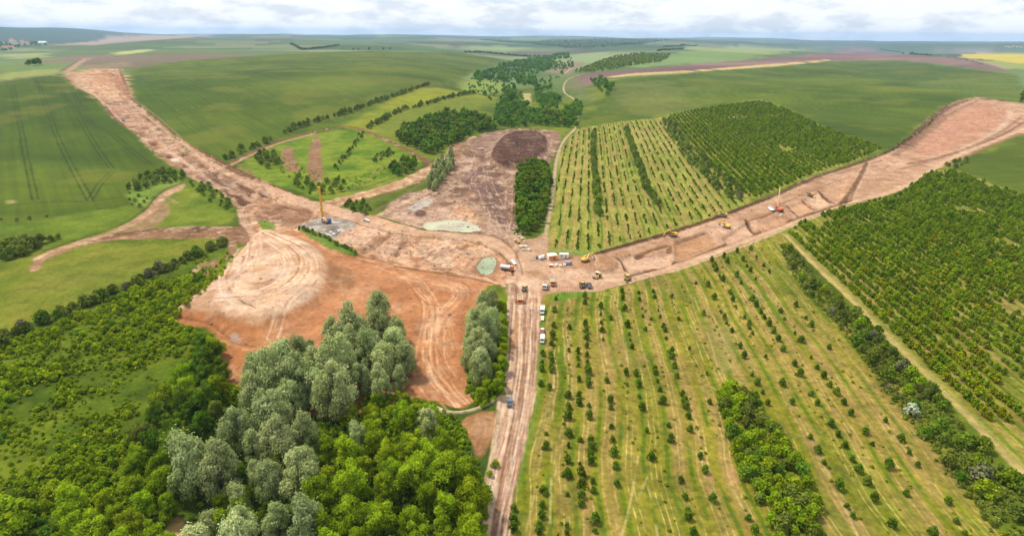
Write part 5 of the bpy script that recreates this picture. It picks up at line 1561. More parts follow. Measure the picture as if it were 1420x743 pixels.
EM = earth_mat('loose_earth', P(140, 98, 68), P(222, 180, 142))
clods('clods', [(120, 112), (176, 130), (252, 206), (340, 254), (432, 284), (400, 312), (350, 326), (330, 284), (250, 232), (170, 172)], 4.2, .25, .8, EM, 'loose clods over the left stripped corridor', 12000)
clods('clods', [(356, 328), (440, 300), (500, 306), (640, 334), (700, 356), (708, 384), (600, 372), (500, 352), (430, 322)], 3.2, .2, .55, EM, 'loose clods over the pink excavation', 8000)
clods('clods', [(560, 280), (616, 240), (650, 196), (700, 184), (762, 186), (766, 214), (716, 250), (716, 320), (690, 324), (600, 304)], 4.0, .2, .6, earth_mat('dark_earth', P(96, 70, 56), P(190, 152, 128)), 'loose clods over the mud basin', 8000)
clods('clods', [(830, 354), (960, 316), (1124, 252), (1224, 222), (1250, 240), (1180, 272), (1060, 320), (930, 366), (820, 392), (760, 396), (760, 362)], 4.2, .2, .55, EM, 'loose clods over the right stripped corridor', 9000)
clods('clods', [(340, 350), (300, 400), (250, 436), (340, 470), (420, 440), (560, 400), (660, 400), (640, 540), (600, 540), (560, 400), (450, 350)], 5.0, .15, .4, EM, 'loose clods over the spoil plateau', 6000)
# far tree belts and woods seen as masses
fw_ = [tmpl_broad(160 + k, 10.0, 6, 15, 1.35, 4.5) for k in range(4)]


def belt(pix, label, step, wid, s0=.8, s1=1.3):
    W = wpoly(pix, False, 0, 12)
    L = np.concatenate([[0], np.cumsum(np.linalg.norm(np.diff(W, axis=0), axis=1))])
    n_ = int(min(700, max(6, L[-1] / step)))
    it = []
    for t in np.linspace(0, L[-1], n_):
        it.append((np.interp(t, L, W[:, 0]) + rp.uniform(-wid, wid), np.interp(t, L, W[:, 1]) + rp.uniform(-wid, wid), rp.uniform(s0, s1), int(rp.integers(9))))
    merged('tree_belt', fw_, it, LM['valley'], label, 'tree belt')


belt([(404, 62), (412, 66), (420, 70), (434, 69), (450, 67), (470, 64)], 'crooked dark tree belt beyond the big green field', 6, 5)
belt([(644, 73.5), (670, 74), (700, 77), (735, 80), (760, 79)], 'tree belt leading to the valley head', 7, 5)
belt([(667, 55.5), (700, 59), (740, 61), (787, 66)], 'long dark tree belt below the horizon', 12, 30, 1.0, 1.6)
belt([(787, 67), (843, 65), (889, 60), (930, 56)], 'dark wooded ridge right of the valley head', 12, 40, 1.0, 1.6)
belt([(920, 66), (943, 64.5), (966, 63)], 'short upper tree belt on the far slope', 8, 6)
belt([(912, 71.5), (930, 70), (948, 69)], 'short lower tree belt on the far slope', 8, 6)
belt([(1221, 69), (1240, 72), (1265, 76), (1290, 78)], 'dark tree belt behind the ploughed rise', 8, 5)
belt([(36, 92), (48, 91.5), (59, 90)], 'short tree belt left of the corridor head', 8, 6)
belt([(1083, 61.5), (1090, 62), (1100, 63)], 'tiny tree belt on the far crest', 8, 5)
W = wpoly([(798, 102), (825, 89), (853, 79), (889, 75), (930, 77), (915, 87), (880, 92), (853, 97), (825, 101)], True, 0, 40)
W2 = wpoly([(735, 59), (782, 54.5), (894, 54), (925, 55.5), (898, 58.5), (838, 66), (790, 69), (760, 64)], True, 0, 30)
merged('wood', fw_, [(p[0], p[1], rp.uniform(1.0, 1.8), int(rp.integers(9))) for p in poisson(W2, 48, rp, 5000)], LM['valley'], 'dark wooded ridge below the horizon right of the valley head', 'wood')
merged('wood', fw_, [(p[0], p[1], rp.uniform(.7, 1.2), int(rp.integers(9))) for p in poisson(W, 13, rp, 5000)], LM['valley'], 'wood on the slope above the ploughed strip', 'wood')
W = wpoly([(0, 61), (30, 60), (65, 60), (66, 64), (30, 66), (20, 69), (0, 73)], True, 0, 20)
merged('wood', fw_, [(p[0], p[1], rp.uniform(.9, 1.6), int(rp.integers(9))) for p in poisson(W, 34, rp, 4000)], LM['valley'], 'blue wooded ground round the far left village', 'wood')
W = wpoly([(1368, 63), (1425, 60), (1425, 66), (1385, 67)], True, 0, 20)
merged('wood', fw_, [(p[0], p[1], rp.uniform(.9, 1.6), int(rp.integers(9))) for p in poisson(W, 45, rp, 3000)], LM['valley'], 'blue wooded ground round the far right village', 'wood')
W = wpoly([(1150, 58), (1180, 57), (1212, 57), (1212, 60), (1150, 61)], True, 0, 20)
merged('wood', fw_, [(p[0], p[1], rp.uniform(.9, 1.4), int(rp.integers(9))) for p in poisson(W, 40, rp, 3000)], LM['valley'], 'blue far wood behind the white wind turbine', 'wood')
# ================================================================== machines, cabins, houses
def paint_mat(name, col, rough=.45, metal=0.0, dirt=.55):
    m_, nt, out = newmat(name)
    b = N(nt, 'ShaderNodeBsdfPrincipled'); nt.links.new(b.outputs[0], out.inputs[0])
    g = N(nt, 'ShaderNodeTexCoord')
    f_ = noise(nt, g.outputs['Object'], 1.6, 5, .7)
    r_ = N(nt, 'ShaderNodeMapRange'); r_.inputs[1].default_value = .45; r_.inputs[2].default_value = .75
    nt.links.new(f_, r_.inputs[0])
    nt.links.new(mixc(nt, mathn(nt, 'MULTIPLY', r_.outputs[0], dirt), col, (.30, .21, .14)), b.inputs['Base Color'])
    b.inputs['Roughness'].default_value = rough; b.inputs['Metallic'].default_value = metal
    return m_


MT = {
    'yellow': paint_mat('yellow_paint', (.72, .43, .035)), 'amber': paint_mat('amber_paint', (.62, .32, .03)), 'ochre': paint_mat('ochre_paint', (.46, .30, .07)),
    'orange': paint_mat('orange_paint', (.70, .22, .035)), 'red': paint_mat('red_paint', (.58, .09, .05)), 'blue': paint_mat('blue_paint', (.035, .10, .36)),
    'white': paint_mat('white_paint', (.74, .73, .70), dirt=.3), 'cream': paint_mat('cream_paint', (.74, .64, .46), dirt=.2), 'maroon': paint_mat('maroon_paint', (.20, .06, .05)),
    'navy': paint_mat('slate_blue_paint', (.08, .13, .19)), 'dark': paint_mat('dark_paint', (.045, .045, .055)), 'grey': paint_mat('grey_paint', (.30, .30, .31)),
    'lilac': paint_mat('grey_blue_paint', (.30, .31, .40)), 'tyre': paint_mat('rubber', (.025, .025, .026), .9), 'glass': paint_mat('dark_glass', (.03, .045, .055), .12, 0, 0),
    'steel': paint_mat('worn_steel', (.22, .20, .18), .6, .3), 'paleyellow': paint_mat('pale_yellow_paint', (.78, .62, .30), dirt=.15), 'soilload': paint_mat('earth_load', (.34, .22, .14), .95, 0, .6),
    'rock': paint_mat('pale_stone', (.52, .42, .30), .95, 0, .4), 'render': paint_mat('house_render', (.70, .68, .62), .9, 0, .1), 'roof': paint_mat('roof_tile', (.30, .14, .09), .9, 0, .2),
    'greenwhite': paint_mat('greenish_white_sheet', (.80, .86, .70), .7, 0, .05), 'concrete': paint_mat('concrete', (.58, .56, .53), .9, 0, .3), 'bluelamp': paint_mat('blue_roof', (.40, .50, .62), .6, 0, .1),
}


class MB:
    def __init__(s):
        s.bm = bmesh.new()

    def box(s, c, d, bev=.06, rot=None):
        r = bmesh.ops.create_cube(s.bm, size=1)
        vs = r['verts']
        bmesh.ops.scale(s.bm, vec=d, verts=vs)
        if bev:
            es = list({e for v in vs for e in v.link_edges})
            q = bmesh.ops.bevel(s.bm, geom=es, offset=min(bev, min(d) * .3), segments=1, affect='EDGES', profile=.5)
            vs = list({v for f_ in q['faces'] for v in f_.verts} | {v for v in vs if v.is_valid})
        if rot:
            bmesh.ops.rotate(s.bm, cent=(0, 0, 0), matrix=Matrix.Rotation(rot[1], 3, rot[0]), verts=vs)
        bmesh.ops.translate(s.bm, vec=c, verts=vs)
        return s

    def cyl(s, p0, p1, r, r2=None, seg=14):
        p0, p1 = Vector(p0), Vector(p1)
        d = p1 - p0
        q = bmesh.ops.create_cone(s.bm, cap_ends=True, segments=seg, radius1=r, radius2=r if r2 is None else r2, depth=d.length)
        bmesh.ops.rotate(s.bm, cent=(0, 0, 0), matrix=d.to_track_quat('Z', 'Y').to_matrix(), verts=q['verts'])
        bmesh.ops.translate(s.bm, vec=(p0 + p1) / 2, verts=q['verts'])
        return s

    def prism(s, pts, y0, y1):
        a_ = [s.bm.verts.new((x, y0, z)) for x, z in pts]; b_ = [s.bm.verts.new((x, y1, z)) for x, z in pts]
        n_ = len(pts)
        fs = [s.bm.faces.new(a_), s.bm.faces.new(b_[::-1])]
        for i in range(n_):
            fs.append(s.bm.faces.new((a_[i], b_[i], b_[(i + 1) % n_], a_[(i + 1) % n_])))
        bmesh.ops.recalc_face_normals(s.bm, faces=fs)
        return s

    def beam(s, p0, p1, w, h, w2=None, h2=None):
        """tapering box beam in the xz plane"""
        p0 = Vector(p0); p1 = Vector(p1); d = (p1 - p0).normalized()
        up = Vector((-d.z, 0, d.x)); w2 = w if w2 is None else w2; h2 = h if h2 is None else h2
        vs = []
        for p, ww, h_ in ((p0, w, h), (p1, w2, h2)):
            for sy, sz in ((-1, -1), (1, -1), (1, 1), (-1, 1)):
                vs.append(s.bm.verts.new(p + Vector((0, sy * ww / 2, 0)) + up * sz * h_ / 2))
        fs = [s.bm.faces.new(vs[:4]), s.bm.faces.new(vs[4:][::-1])]
        for i in range(4):
            j = (i + 1) % 4
            fs.append(s.bm.faces.new((vs[i], vs[i + 4], vs[j + 4], vs[j])))
        bmesh.ops.recalc_face_normals(s.bm, faces=fs)
        return s

    def build(s, name, m_, parent=None, label=None):
        me = bpy.data.meshes.new(name); s.bm.to_mesh(me); s.bm.free()
        me.materials.append(MT[m_] if isinstance(m_, str) else m_)
        o = bpy.data.objects.new(name, me); C.objects.link(o)
        if parent is not None: o.parent = parent
        if label: o['label'] = label
        return o


def thing(name, label, cat, px, py, to=None, group=None, sc=1.0, hd=None, size=3.0):
    p = at(px, py)
    if to is not None:
        q = at(*to); hd = math.atan2(q[1] - p[1], q[0] - p[0])
    hd = hd or 0.0
    e = bpy.data.objects.new(name, None); C.objects.link(e); e.empty_display_size = .5
    zs = [hz(p[0] + size * a_ * math.cos(hd) - .35 * size * b_ * math.sin(hd), p[1] + size * a_ * math.sin(hd) + .35 * size * b_ * math.cos(hd)) for a_ in (-1, 0, 1) for b_ in (-1, 0, 1)]
    e.location = (p[0], p[1], float(np.mean(zs)) + .12); e.rotation_euler = (0, 0, hd); e.scale = (sc * .92,) * 3
    nice(e, name, label, cat, group)
    return e


def wheel(par, x, y, r, w):
    t_ = MB().cyl((x, y - w / 2, r), (x, y + w / 2, r), r, seg=16).build('wheel', 'tyre', par)
    sg = 1 if y > 0 else -1
    MB().cyl((x, y + sg * (w / 2 - .03), r), (x, y + sg * (w / 2 + .03), r), r * .55, seg=10).build('rim', 'grey', t_)


def track(par, y, L, h, w):
    r = h / 2
    pts = [(-L / 2 + r + r * math.cos(a_), r + r * math.sin(a_)) for a_ in np.linspace(math.pi / 2, 1.5 * math.pi, 7)]
    pts += [(L / 2 - r + r * math.cos(a_), r + r * math.sin(a_)) for a_ in np.linspace(-math.pi / 2, math.pi / 2, 7)]
    t_ = MB().prism(pts, y - w / 2, y + w / 2).build('track', 'dark', par)
    m_ = MB()
    for k in range(4):
        x = -L / 2 + r + (L - 2 * r) * k / 3
        m_.cyl((x, y - w / 2 - .03, r), (x, y + w / 2 + .03, r), r * .62, seg=10)
    m_.build('track_roller', 'steel', t_)


def excavator(px, py, to, label, col='yellow', swing=0.0, pose=(3.6, 5.0, 6.6, 1.2), group='excavators in the right corridor', sc=1.12, cabw='glass'):
    e = thing('excavator', label, 'excavator', px, py, to, group, sc, size=2)
    for y in (-1.25, 1.25): track(e, y, 4.4, .95, .6)
    MB().box((0, 0, .75), (2.2, 1.9, .5)).build('undercarriage', 'steel', e)
    b = MB().box((-.75, 0, 1.75), (3.4, 2.7, 1.2), .15).box((-.2, -.9, 2.35), (2.0, .8, .25)).build('house', col, e)
    MB().box((-2.55, 0, 1.75), (.9, 2.7, 1.3), .25).build('counterweight', col, e)
    MB().box((-1.5, .2, 2.42), (1.5, 1.6, .3), .1).build('engine_cover', col, e)
    c = MB().box((.75, .85, 2.25), (1.7, 1.05, 1.75), .12).build('cab', col, e)
    MB().box((.8, .85, 2.5), (1.76, 1.0, .95), .03).box((.75, .85, 2.5), (1.3, 1.11, .95), .03).build('window', cabw, c)
    zt, xm, xe, ze = pose
    MB().beam((.9, -.25, 1.9), (2.9, -.25, zt + .6), .55, .75, .5, .7).beam((2.8, -.25, zt + .6), (xm, -.25, zt), .5, .7, .4, .5).build('boom', col, e)
    MB().beam((xm - .2, -.25, zt + .5), (xe, -.25, ze), .38, .62, .32, .38).build('arm', col, e)
    MB().prism([(xe + .3, ze + .2), (xe + .1, ze - .6), (xe - .5, ze - 1.0), (xe - 1.1, ze - .7), (xe - .9, ze - .3), (xe - .3, ze + .1)], -.85, .35).build('bucket', 'steel', e)
    MB().cyl((1.6, .12, 1.8), (2.7, .12, zt + .3), .11).cyl((1.6, -.62, 1.8), (2.7, -.62, zt + .3), .11).build('hydraulic_ram', 'steel', e)
    return e


def dozer(px, py, to, label, col='yellow', sc=1.15):
    e = thing('bulldozer', label, 'bulldozer', px, py, to, 'bulldozers at the junction', sc, size=2)
    for y in (-1.1, 1.1): track(e, y, 3.9, 1.15, .6)
    MB().box((.7, 0, 1.45), (2.5, 1.3, 1.1), .15).box((0, 0, .8), (3.2, 1.5, .4)).build('hull', col, e)
    c = MB().box((-.9, 0, 2.1), (1.5, 1.6, 1.6), .12).build('cab', col, e)
    MB().box((-.9, 0, 2.3), (1.54, 1.3, .8), .02).box((-.9, 0, 2.3), (1.1, 1.64, .8), .02).build('window', 'glass', c)
    MB().box((-.9, 0, 2.97), (1.7, 1.8, .12)).build('roof', col, c)
    MB().prism([(2.6, .15), (2.85, .5), (2.8, 1.1), (2.95, 1.5), (3.05, 1.5), (2.95, .9), (2.98, .4), (2.75, .1)], -1.9, 1.9).build('blade', 'steel', e)
    for y in (-1.5, 1.5): MB().beam((.2, y, .6), (2.7, y, .6), .2, .28).build('push_arm', col, e)
    MB().cyl((1.5, .4, 1.9), (1.5, .4, 2.6), .09).build('exhaust_pipe', 'steel', e)
    MB().box((-2.2, 0, 1.0), (.8, 1.4, .3)).box((-2.6, 0, .7), (.16, .2, 1.0), .02).build('ripper', 'steel', e)
    return e


def roller(px, py, to, label, sc=1.25):
    e = thing('road_roller', label, 'road roller', px, py, to, None, sc, size=2)
    MB().cyl((1.75, -1.1, .8), (1.75, 1.1, .8), .8, seg=24).build('drum', 'steel', e)
    MB().box((1.75, 1.22, .85), (2.2, .16, .4)).box((1.75, -1.22, .85), (2.2, .16, .4)).box((.6, 0, .95), (.3, 2.5, .45)).build('drum_frame', 'yellow', e)
    MB().box((-1.6, 0, 1.3), (2.1, 1.6, .95), .2).build('engine_hood', 'yellow', e)
    for y in (-.95, .95): wheel(e, -1.3, y, .78, .55)
    c = MB().box((-.1, 0, 1.9), (1.2, 1.5, 1.6), .1).build('cab', 'yellow', e)
    MB().box((-.1, 0, 2.1), (1.26, 1.3, .85), .02).box((-.1, 0, 2.1), (.95, 1.56, .85), .02).build('window', 'glass', c)
    MB().box((-.1, 0, 2.78), (1.5, 1.75, .14)).build('roof', 'white', c)


def lorry(name, px, py, to, label, cab, body, bodymat, cat='lorry', group='lorries and tippers at the junction', sc=1.0, axles=(2.7, -1.5, -2.7), load=None, cabtop=None):
    e = thing(name, label, cat, px, py, to, group, sc, size=3)
    MB().box((0, 0, .95), (7.4, .95, .3)).box((3.75, 0, .7), (.2, 2.4, .35)).build('chassis', 'dark', e)
    c = MB().prism([(2.35, 1.0), (3.85, 1.0), (3.85, 1.9), (3.65, 3.0), (2.35, 3.05)], -1.22, 1.22).build('cab', cab, e)
    MB().prism([(3.86, 1.95), (3.69, 2.8), (3.66, 2.8), (3.80, 1.95)], -1.1, 1.1).build('windscreen', 'glass', c)
    MB().box((3.05, 0, 2.4), (.85, 2.5, .65), .02).build('side_window', 'glass', c)
    if cabtop: MB().box((3.0, 0, 3.1), (1.3, 2.3, .16)).build('cab_roof', cabtop, c)
    for y in (-.85, .85): MB().box((3.87, y, 1.15), (.08, .4, .22), .02).build('headlight', 'white', c)
    for x in axles:
        for y in (-1.02, 1.02): wheel(e, x, y, .52, .42 if x > 0 else .55)
    if body == 'tank':
        t_ = MB().cyl((-3.6, 0, 2.25), (2.0, 0, 2.25), 1.15, seg=24).build('tank', bodymat, e)
        MB().box((-.8, 0, 3.42), (4.2, .5, .12)).cyl((-1.8, 0, 3.4), (-1.8, 0, 3.6), .3).cyl((.4, 0, 3.4), (.4, 0, 3.6), .3).build('catwalk', 'grey', t_)
        MB().box((-.8, 1.05, 1.05), (3.6, .2, .5)).box((-.8, -1.05, 1.05), (3.6, .2, .5)).build('side_locker', 'dark', e)
    elif body == 'tip':
        t_ = MB().box((-.85, 0, 1.3), (5.7, 2.4, .16)).box((-.85, 1.2, 1.95), (5.7, .12, 1.3), .03).box((-.85, -1.2, 1.95), (5.7, .12, 1.3), .03).box((1.98, 0, 2.15), (.14, 2.45, 1.75), .03).box((-3.68, 0, 1.9), (.14, 2.45, 1.2), .03).build('tipper_bed', bodymat, e)
        m_ = MB()
        for k in range(5): m_.box((-3.2 + k * 1.18, 1.29, 1.95), (.14, .08, 1.3), .01).box((-3.2 + k * 1.18, -1.29, 1.95), (.14, .08, 1.3), .01)
        m_.build('bed_rib', bodymat, t_)
        if load:
            MB().prism([(-3.5, 1.4), (1.85, 1.4), (1.6, 2.2), (0, 2.75), (-1.6, 2.65), (-3.4, 2.0)], -1.1, 1.1).build('load', load, t_)
    else:
        t_ = MB().box((-.85, 0, 2.3), (5.7, 2.45, 2.2), .05).build('cargo_box', bodymat, e)
        MB().box((-3.72, 0, 2.3), (.06, 2.1, 1.9), .01).build('rear_door', 'grey', t_)
    return e


def dumper(px, py, to, label, col='amber', sc=1.0):
    e = thing('dump_truck', label, 'dump truck', px, py, to, 'lorries and tippers at the junction', sc, size=3)
    MB().box((2.6, 0, 1.1), (2.8, 1.3, .5)).box((-1.2, 0, 1.1), (5.0, 1.1, .4)).build('chassis', 'dark', e)
    MB().prism([(3.2, 1.2), (4.6, 1.2), (4.55, 1.9), (3.2, 2.2)], -1.2, 1.2).build('bonnet', 'dark', e)
    c = MB().box((2.5, 0, 2.3), (1.5, 1.9, 1.9), .12).build('cab', col, e)
    MB().box((2.6, 0, 2.6), (1.56, 1.6, .8), .02).box((2.5, 0, 2.6), (1.1, 1.96, .8), .02).build('window', 'glass', c)
    b = MB().prism([(-4.4, 2.5), (-3.6, 1.7), (1.0, 1.6), (1.7, 2.3), (1.8, 3.1), (1.6, 3.1), (1.4, 2.5), (.8, 1.95), (-3.5, 2.0), (-4.3, 2.8)], -1.5, 1.5)
    b.prism([(-4.4, 2.6), (-3.6, 1.7), (1.0, 1.6), (1.7, 2.4), (1.7, 3.0), (-4.0, 2.9)], -1.62, -1.5).prism([(-4.4, 2.6), (-3.6, 1.7), (1.0, 1.6), (1.7, 2.4), (1.7, 3.0), (-4.0, 2.9)], 1.5, 1.62)
    bb = b.build('dump_bed', col, e)
    MB().prism([(-3.6, 2.05), (.8, 2.0), (1.2, 2.6), (-.6, 3.2), (-2.4, 3.1), (-3.9, 2.7)], -1.45, 1.45).build('load', 'soilload', bb)
    for x in (3.4, -1.0, -2.8):
        for y in (-1.2, 1.2): wheel(e, x, y, .85, .6)
    for y in (-.8, .8): MB().box((4.62, y, 1.55), (.08, .3, .2), .02).build('headlight', 'white', e)


def car(name, px, py, to, label, col, kind='car', sc=1.0, roof=None, group='cars and vans parked on the site', cat=None):
    e = thing(name, label, cat or name.replace('parked_', ''), px, py, to, group, sc, size=1.6)
    hw = .9
    if kind == 'van':
        prof = [(-2.6, .4), (2.5, .4), (2.6, .9), (2.3, 1.25), (1.5, 2.05), (-2.5, 2.15), (-2.6, 1.9)]
        wn = [(2.28, 1.28), (1.55, 1.98), (.7, 2.0), (.7, 1.3)]; ax = (1.7, -1.6)
    elif kind == 'pickup':
        prof = [(-2.5, .45), (2.5, .45), (2.5, .95), (1.3, 1.1), (.6, 1.75), (-.8, 1.75), (-1.0, 1.1), (-2.5, 1.1)]
        wn = [(1.2, 1.12), (.58, 1.68), (-.72, 1.68), (-.9, 1.12)]; ax = (1.6, -1.5)
    else:
        prof = [(-2.1, .4), (2.15, .4), (2.15, .8), (1.1, .98), (.4, 1.5), (-1.2, 1.52), (-2.0, 1.0), (-2.15, .9)]
        wn = [(1.02, .99), (.36, 1.44), (-1.15, 1.46), (-1.85, 1.0)]; ax = (1.35, -1.3)
    b = MB().prism(prof, -hw, hw).build('body', col, e)
    MB().prism(wn, -hw - .012, hw + .012).build('side_window', 'glass', b)
    x0, z0_, x1, z1_ = wn[0][0], wn[0][1], wn[1][0], wn[1][1]
    MB().beam((x0 + .02, 0, z0_ + .02), (x1 + .02, 0, z1_ + .02), 1.6, .04).build('windscreen', 'glass', b)
    if kind == 'pickup':
        MB().box((-1.75, 0, 1.105), (1.3, 1.55, .03), 0).build('load_bed', 'dark', b)
    if roof:
        MB().box((-.1 if kind != 'van' else -.5, 0, max(z for _, z in prof) + .02), (1.3 if kind != 'van' else 3.4, 1.5, .05), .01).build('roof', roof, b)
    for x in ax:
        for y in (-.82, .82): wheel(e, x, y, .34, .24)
    for y in (-.65, .65): MB().box((prof[2][0] + .0, y, .72), (.07, .3, .16), .01).build('headlight', 'white', b)
    return e


# --- yellow piling rig on its gravel pad
e = thing('piling_rig', 'tall orange yellow piling rig with a blue engine on the grey pad', 'piling rig', 453, 309, (443, 306), None, 1.0, size=2.5)
for y in (-1.7, 1.7): track(e, y, 5.6, 1.15, .8)
MB().box((0, 0, 1.1), (3.4, 3.0, .5)).build('undercarriage', 'steel', e)
MB().box((-1.2, 0, 2.3), (5.0, 3.0, 1.5), .2).build('house', 'yellow', e)
MB().box((-3.2, .1, 3.35), (2.6, 2.6, 1.4), .2).build('engine_cover', 'blue', e)
MB().box((-4.1, 0, 2.2), (.9, 3.0, 1.5), .2).build('counterweight', 'blue', e)
c = MB().box((1.4, 1.2, 2.8), (1.8, 1.3, 2.1), .12).build('cab', 'white', e)
MB().box((1.45, 1.2, 3.1), (1.86, 1.2, 1.1), .02).box((1.4, 1.2, 3.1), (1.3, 1.36, 1.1), .02).build('window', 'glass', c)
mm = MB().box((4.2, 0, 12.9), (.95, 1.15, 24.6), .1)
for k in range(16):
    mm.box((4.2, 0, 1.6 + k * 1.5), (1.1, 1.3, .18), .02)
mst = mm.build('mast', 'amber', e)
MB().box((4.2, 0, 25.6), (2.0, 1.3, .9), .1).cyl((5.0, -.4, 25.9), (5.0, .4, 25.9), .6).build('mast_head', 'orange', mst)
MB().cyl((5.15, 0, 2.0), (5.15, 0, 22.0), .28).build('drill_rod', 'steel', mst)
MB().box((5.1, 0, 9.5), (.9, 1.5, 2.4), .1).build('drill_head', 'yellow', mst)
for y in (-.9, .9): MB().cyl((-1.4, y, 3.0), (3.9, y * .6, 13.0), .17).build('backstay', 'yellow', e)
MB().cyl((5.15, 0, .0), (5.15, 0, 2.2), .75).build('drill_casing', 'steel', mst)
# --- red crawler rig with a pale mast
e = thing('crawler_rig', 'red crawler drilling rig with a thin pale yellow mast', 'drilling rig', 1080, 293, (1068, 288), None, 1.25, size=2)
for y in (-1.4, 1.4): track(e, y, 4.8, 1.0, .7)
MB().box((-.8, 0, 1.8), (4.2, 2.7, 1.3), .2).build('house', 'red', e)
MB().box((-2.3, 0, 2.6), (1.6, 2.5, .7), .15).build('engine_cover', 'orange', e)
c = MB().box((1.2, 1.0, 2.3), (1.6, 1.1, 1.8), .12).build('cab', 'red', e)
MB().box((1.25, 1.0, 2.55), (1.66, 1.0, .9), .02).box((1.2, 1.0, 2.55), (1.1, 1.16, .9), .02).build('window', 'glass', c)
MB().beam((1.6, 0, 1.4), (3.0, 0, 15.0), .62, .7, .4, .45).build('mast', 'paleyellow', e)
MB().beam((-.6, 0, 2.4), (2.3, 0, 7.6), .25, .3).build('mast_stay', 'red', e)
MB().box((2.35, 0, 3.6), (.9, .9, 1.6), .1).build('drill_head', 'red', e)
e = thing('steel_platform', 'white flat steel platform with a dark edge beside the red rig', 'platform', 1069, 291, (1062, 285), None, 1.0, size=3)
MB().box((0, 0, .75), (7.6, 3.2, .3), .04).build('deck', 'white', e)
MB().box((0, 1.5, .42), (7.6, .3, .36), .03).box((0, -1.5, .42), (7.6, .3, .36), .03).build('side_beam', 'dark', e)
MB().box((3.9, 0, 1.5), (.16, 2.8, 1.3), .02).build('end_rail', 'white', e)
for x in (-2.6, 2.6):
    for y in (-1.2, 1.2): MB().box((x, y, .12), (.4, .4, .3), .02).build('foot', 'dark', e)


def crate(px, py, to, label, L, Wd, H, col, lid='grey', cat='box', group='boxes and cabins on the site'):
    e = thing('storage_box', label, cat, px, py, to, group, 1.0, size=.6)
    b = MB().box((0, 0, H / 2), (L, Wd, H), .06).build('case', col, e)
    MB().box((0, 0, H + .06), (L + .1, Wd + .1, .14), .03).build('lid', lid, e)
    m_ = MB()
    for x in (-L * .3, 0, L * .3): m_.box((x, Wd / 2 + .03, H * .5), (.08, .06, H * .9), .01).box((x, -Wd / 2 - .03, H * .5), (.08, .06, H * .9), .01)
    m_.build('rib', col, b)


crate(1083, 299, (1088, 297), 'pale green box on the dirt in front of the red rig', 3.2, 1.4, 1.0, 'greenwhite')
# --- excavators
excavator(933, 328, (916, 329), 'bright yellow excavator reaching left over the brown cut', 'yellow', pose=(3.8, 5.2, 6.6, 1.2))
excavator(1007, 316, (995, 312), 'yellow excavator with a pale body standing in the cut', 'yellow', pose=(4.4, 5.0, 6.4, 1.0))
excavator(1003, 301, (990, 299), 'brownish excavator at the edge of the orchard bank', 'ochre', pose=(3.8, 5.2, 6.8, .9))
excavator(1123, 272, (1108, 271), 'ochre excavator with its arm stretched out to the left', 'ochre', pose=(2.8, 5.8, 8.0, .8))
excavator(812, 363, (826, 357), 'yellow excavator at the left end of the corridor facing right', 'yellow', pose=(3.2, 5.2, 6.8, .8))
dozer(870, 388, (872, 380), 'yellow bulldozer at the field edge pushing away from the view', 'yellow')
dozer(727, 402, (730, 392), 'dusty dark bulldozer beside the haul road', 'ochre', .9)
roller(828, 385, (820, 390), 'yellow road roller with a white cab roof')
dumper(807, 396, (808, 410), 'yellow dump truck with a dark nose facing the orchard')
lorry('tanker_lorry', 703, 375, (714, 375.5), 'white tanker lorry with an orange cab beside the green pond', 'orange', 'tank', 'white', sc=1.05)
lorry('tipper_lorry', 756, 399, (753, 409), 'cream tipper lorry at the corner of the orchard', 'white', 'tip', 'cream', load='soilload')
lorry('tipper_lorry', 766, 394, (768, 404), 'pale tipper lorry with an orange cab beside the cream one', 'orange', 'tip', 'cream', load='grey')
lorry('tipper_lorry', 721, 420, (722, 432), 'pale tipper lorry with an orange cab driving down the haul road', 'orange', 'tip', 'cream', load='soilload', sc=1.1)
car('pickup_truck', 817, 398, (820, 406), 'dark blue pickup beside the yellow dump truck', 'dark', 'pickup', 1.25)
car('parked_van', 752, 433, (751, 443), 'white van on the verge, farther one of two', 'white', 'van', 1.15)
car('parked_car', 752, 443, (752, 450), 'small pale car with dark windows behind the first white van', 'cream', 'car', .9)
car('pickup_truck', 752, 461, (752, 471), 'maroon pickup with a white roof parked on the verge', 'maroon', 'pickup', 1.05, roof='white')
car('parked_van', 752, 473, (751, 483), 'white van on the verge, nearer one of two', 'white', 'van', 1.05)
car('pickup_truck', 707, 560, (708, 548), 'slate blue pickup driving on the lower haul road', 'navy', 'pickup', 1.05)
car('parked_car', 711, 366, (716, 369), 'white car parked behind the tanker lorry', 'white', 'car', 1.25)
car('parked_car', 745, 358, (745, 352), 'dark car beside the white cabins', 'dark', 'car', 1.0)
car('parked_car', 752, 359, (757, 357), 'white car next to the dark one by the cabins', 'white', 'van', 1.0)
car('parked_car', 508, 307, (514, 308), 'white car on the main haul road', 'white', 'car', 1.15)
car('parked_car', 788, 367, (793, 367), 'grey blue car in front of the white cabin', 'lilac', 'van', .95)
car('parked_car', 171, 168, (175, 170), 'small blue car in the left corridor', 'blue', 'car', 1.3)
# --- cabins
e = thing('site_cabin', 'white roofed cabin with an orange front', 'cabin', 766, 360, (775, 360), 'boxes and cabins on the site', 1.0, size=2)
w1 = MB().box((0, 1.0, 1.5), (5.4, 3.6, 3.0), .05).build('wall', 'white', e)
MB().prism([(-2.8, 3.0), (2.8, 3.0), (2.8, 3.2), (-2.8, 3.2)], -1.2, 3.2).build('roof', 'greenwhite', e)
MB().box((0, -.83, 1.55), (5.3, .06, 2.4), .02).build('front_panel', 'orange', w1)
MB().box((.9, -.88, 1.1), (.9, .06, 2.0), .02).build('door', 'maroon', w1)
e = thing('site_cabin', 'plain white cabin beside the orange fronted one', 'cabin', 782, 358, (791, 358), 'boxes and cabins on the site', 1.0, size=2)
w1 = MB().box((0, .6, 1.35), (5.6, 2.5, 2.7), .05).build('wall', 'white', e)
MB().box((0, .6, 2.78), (5.8, 2.7, .16), .04).build('roof', 'white', e)
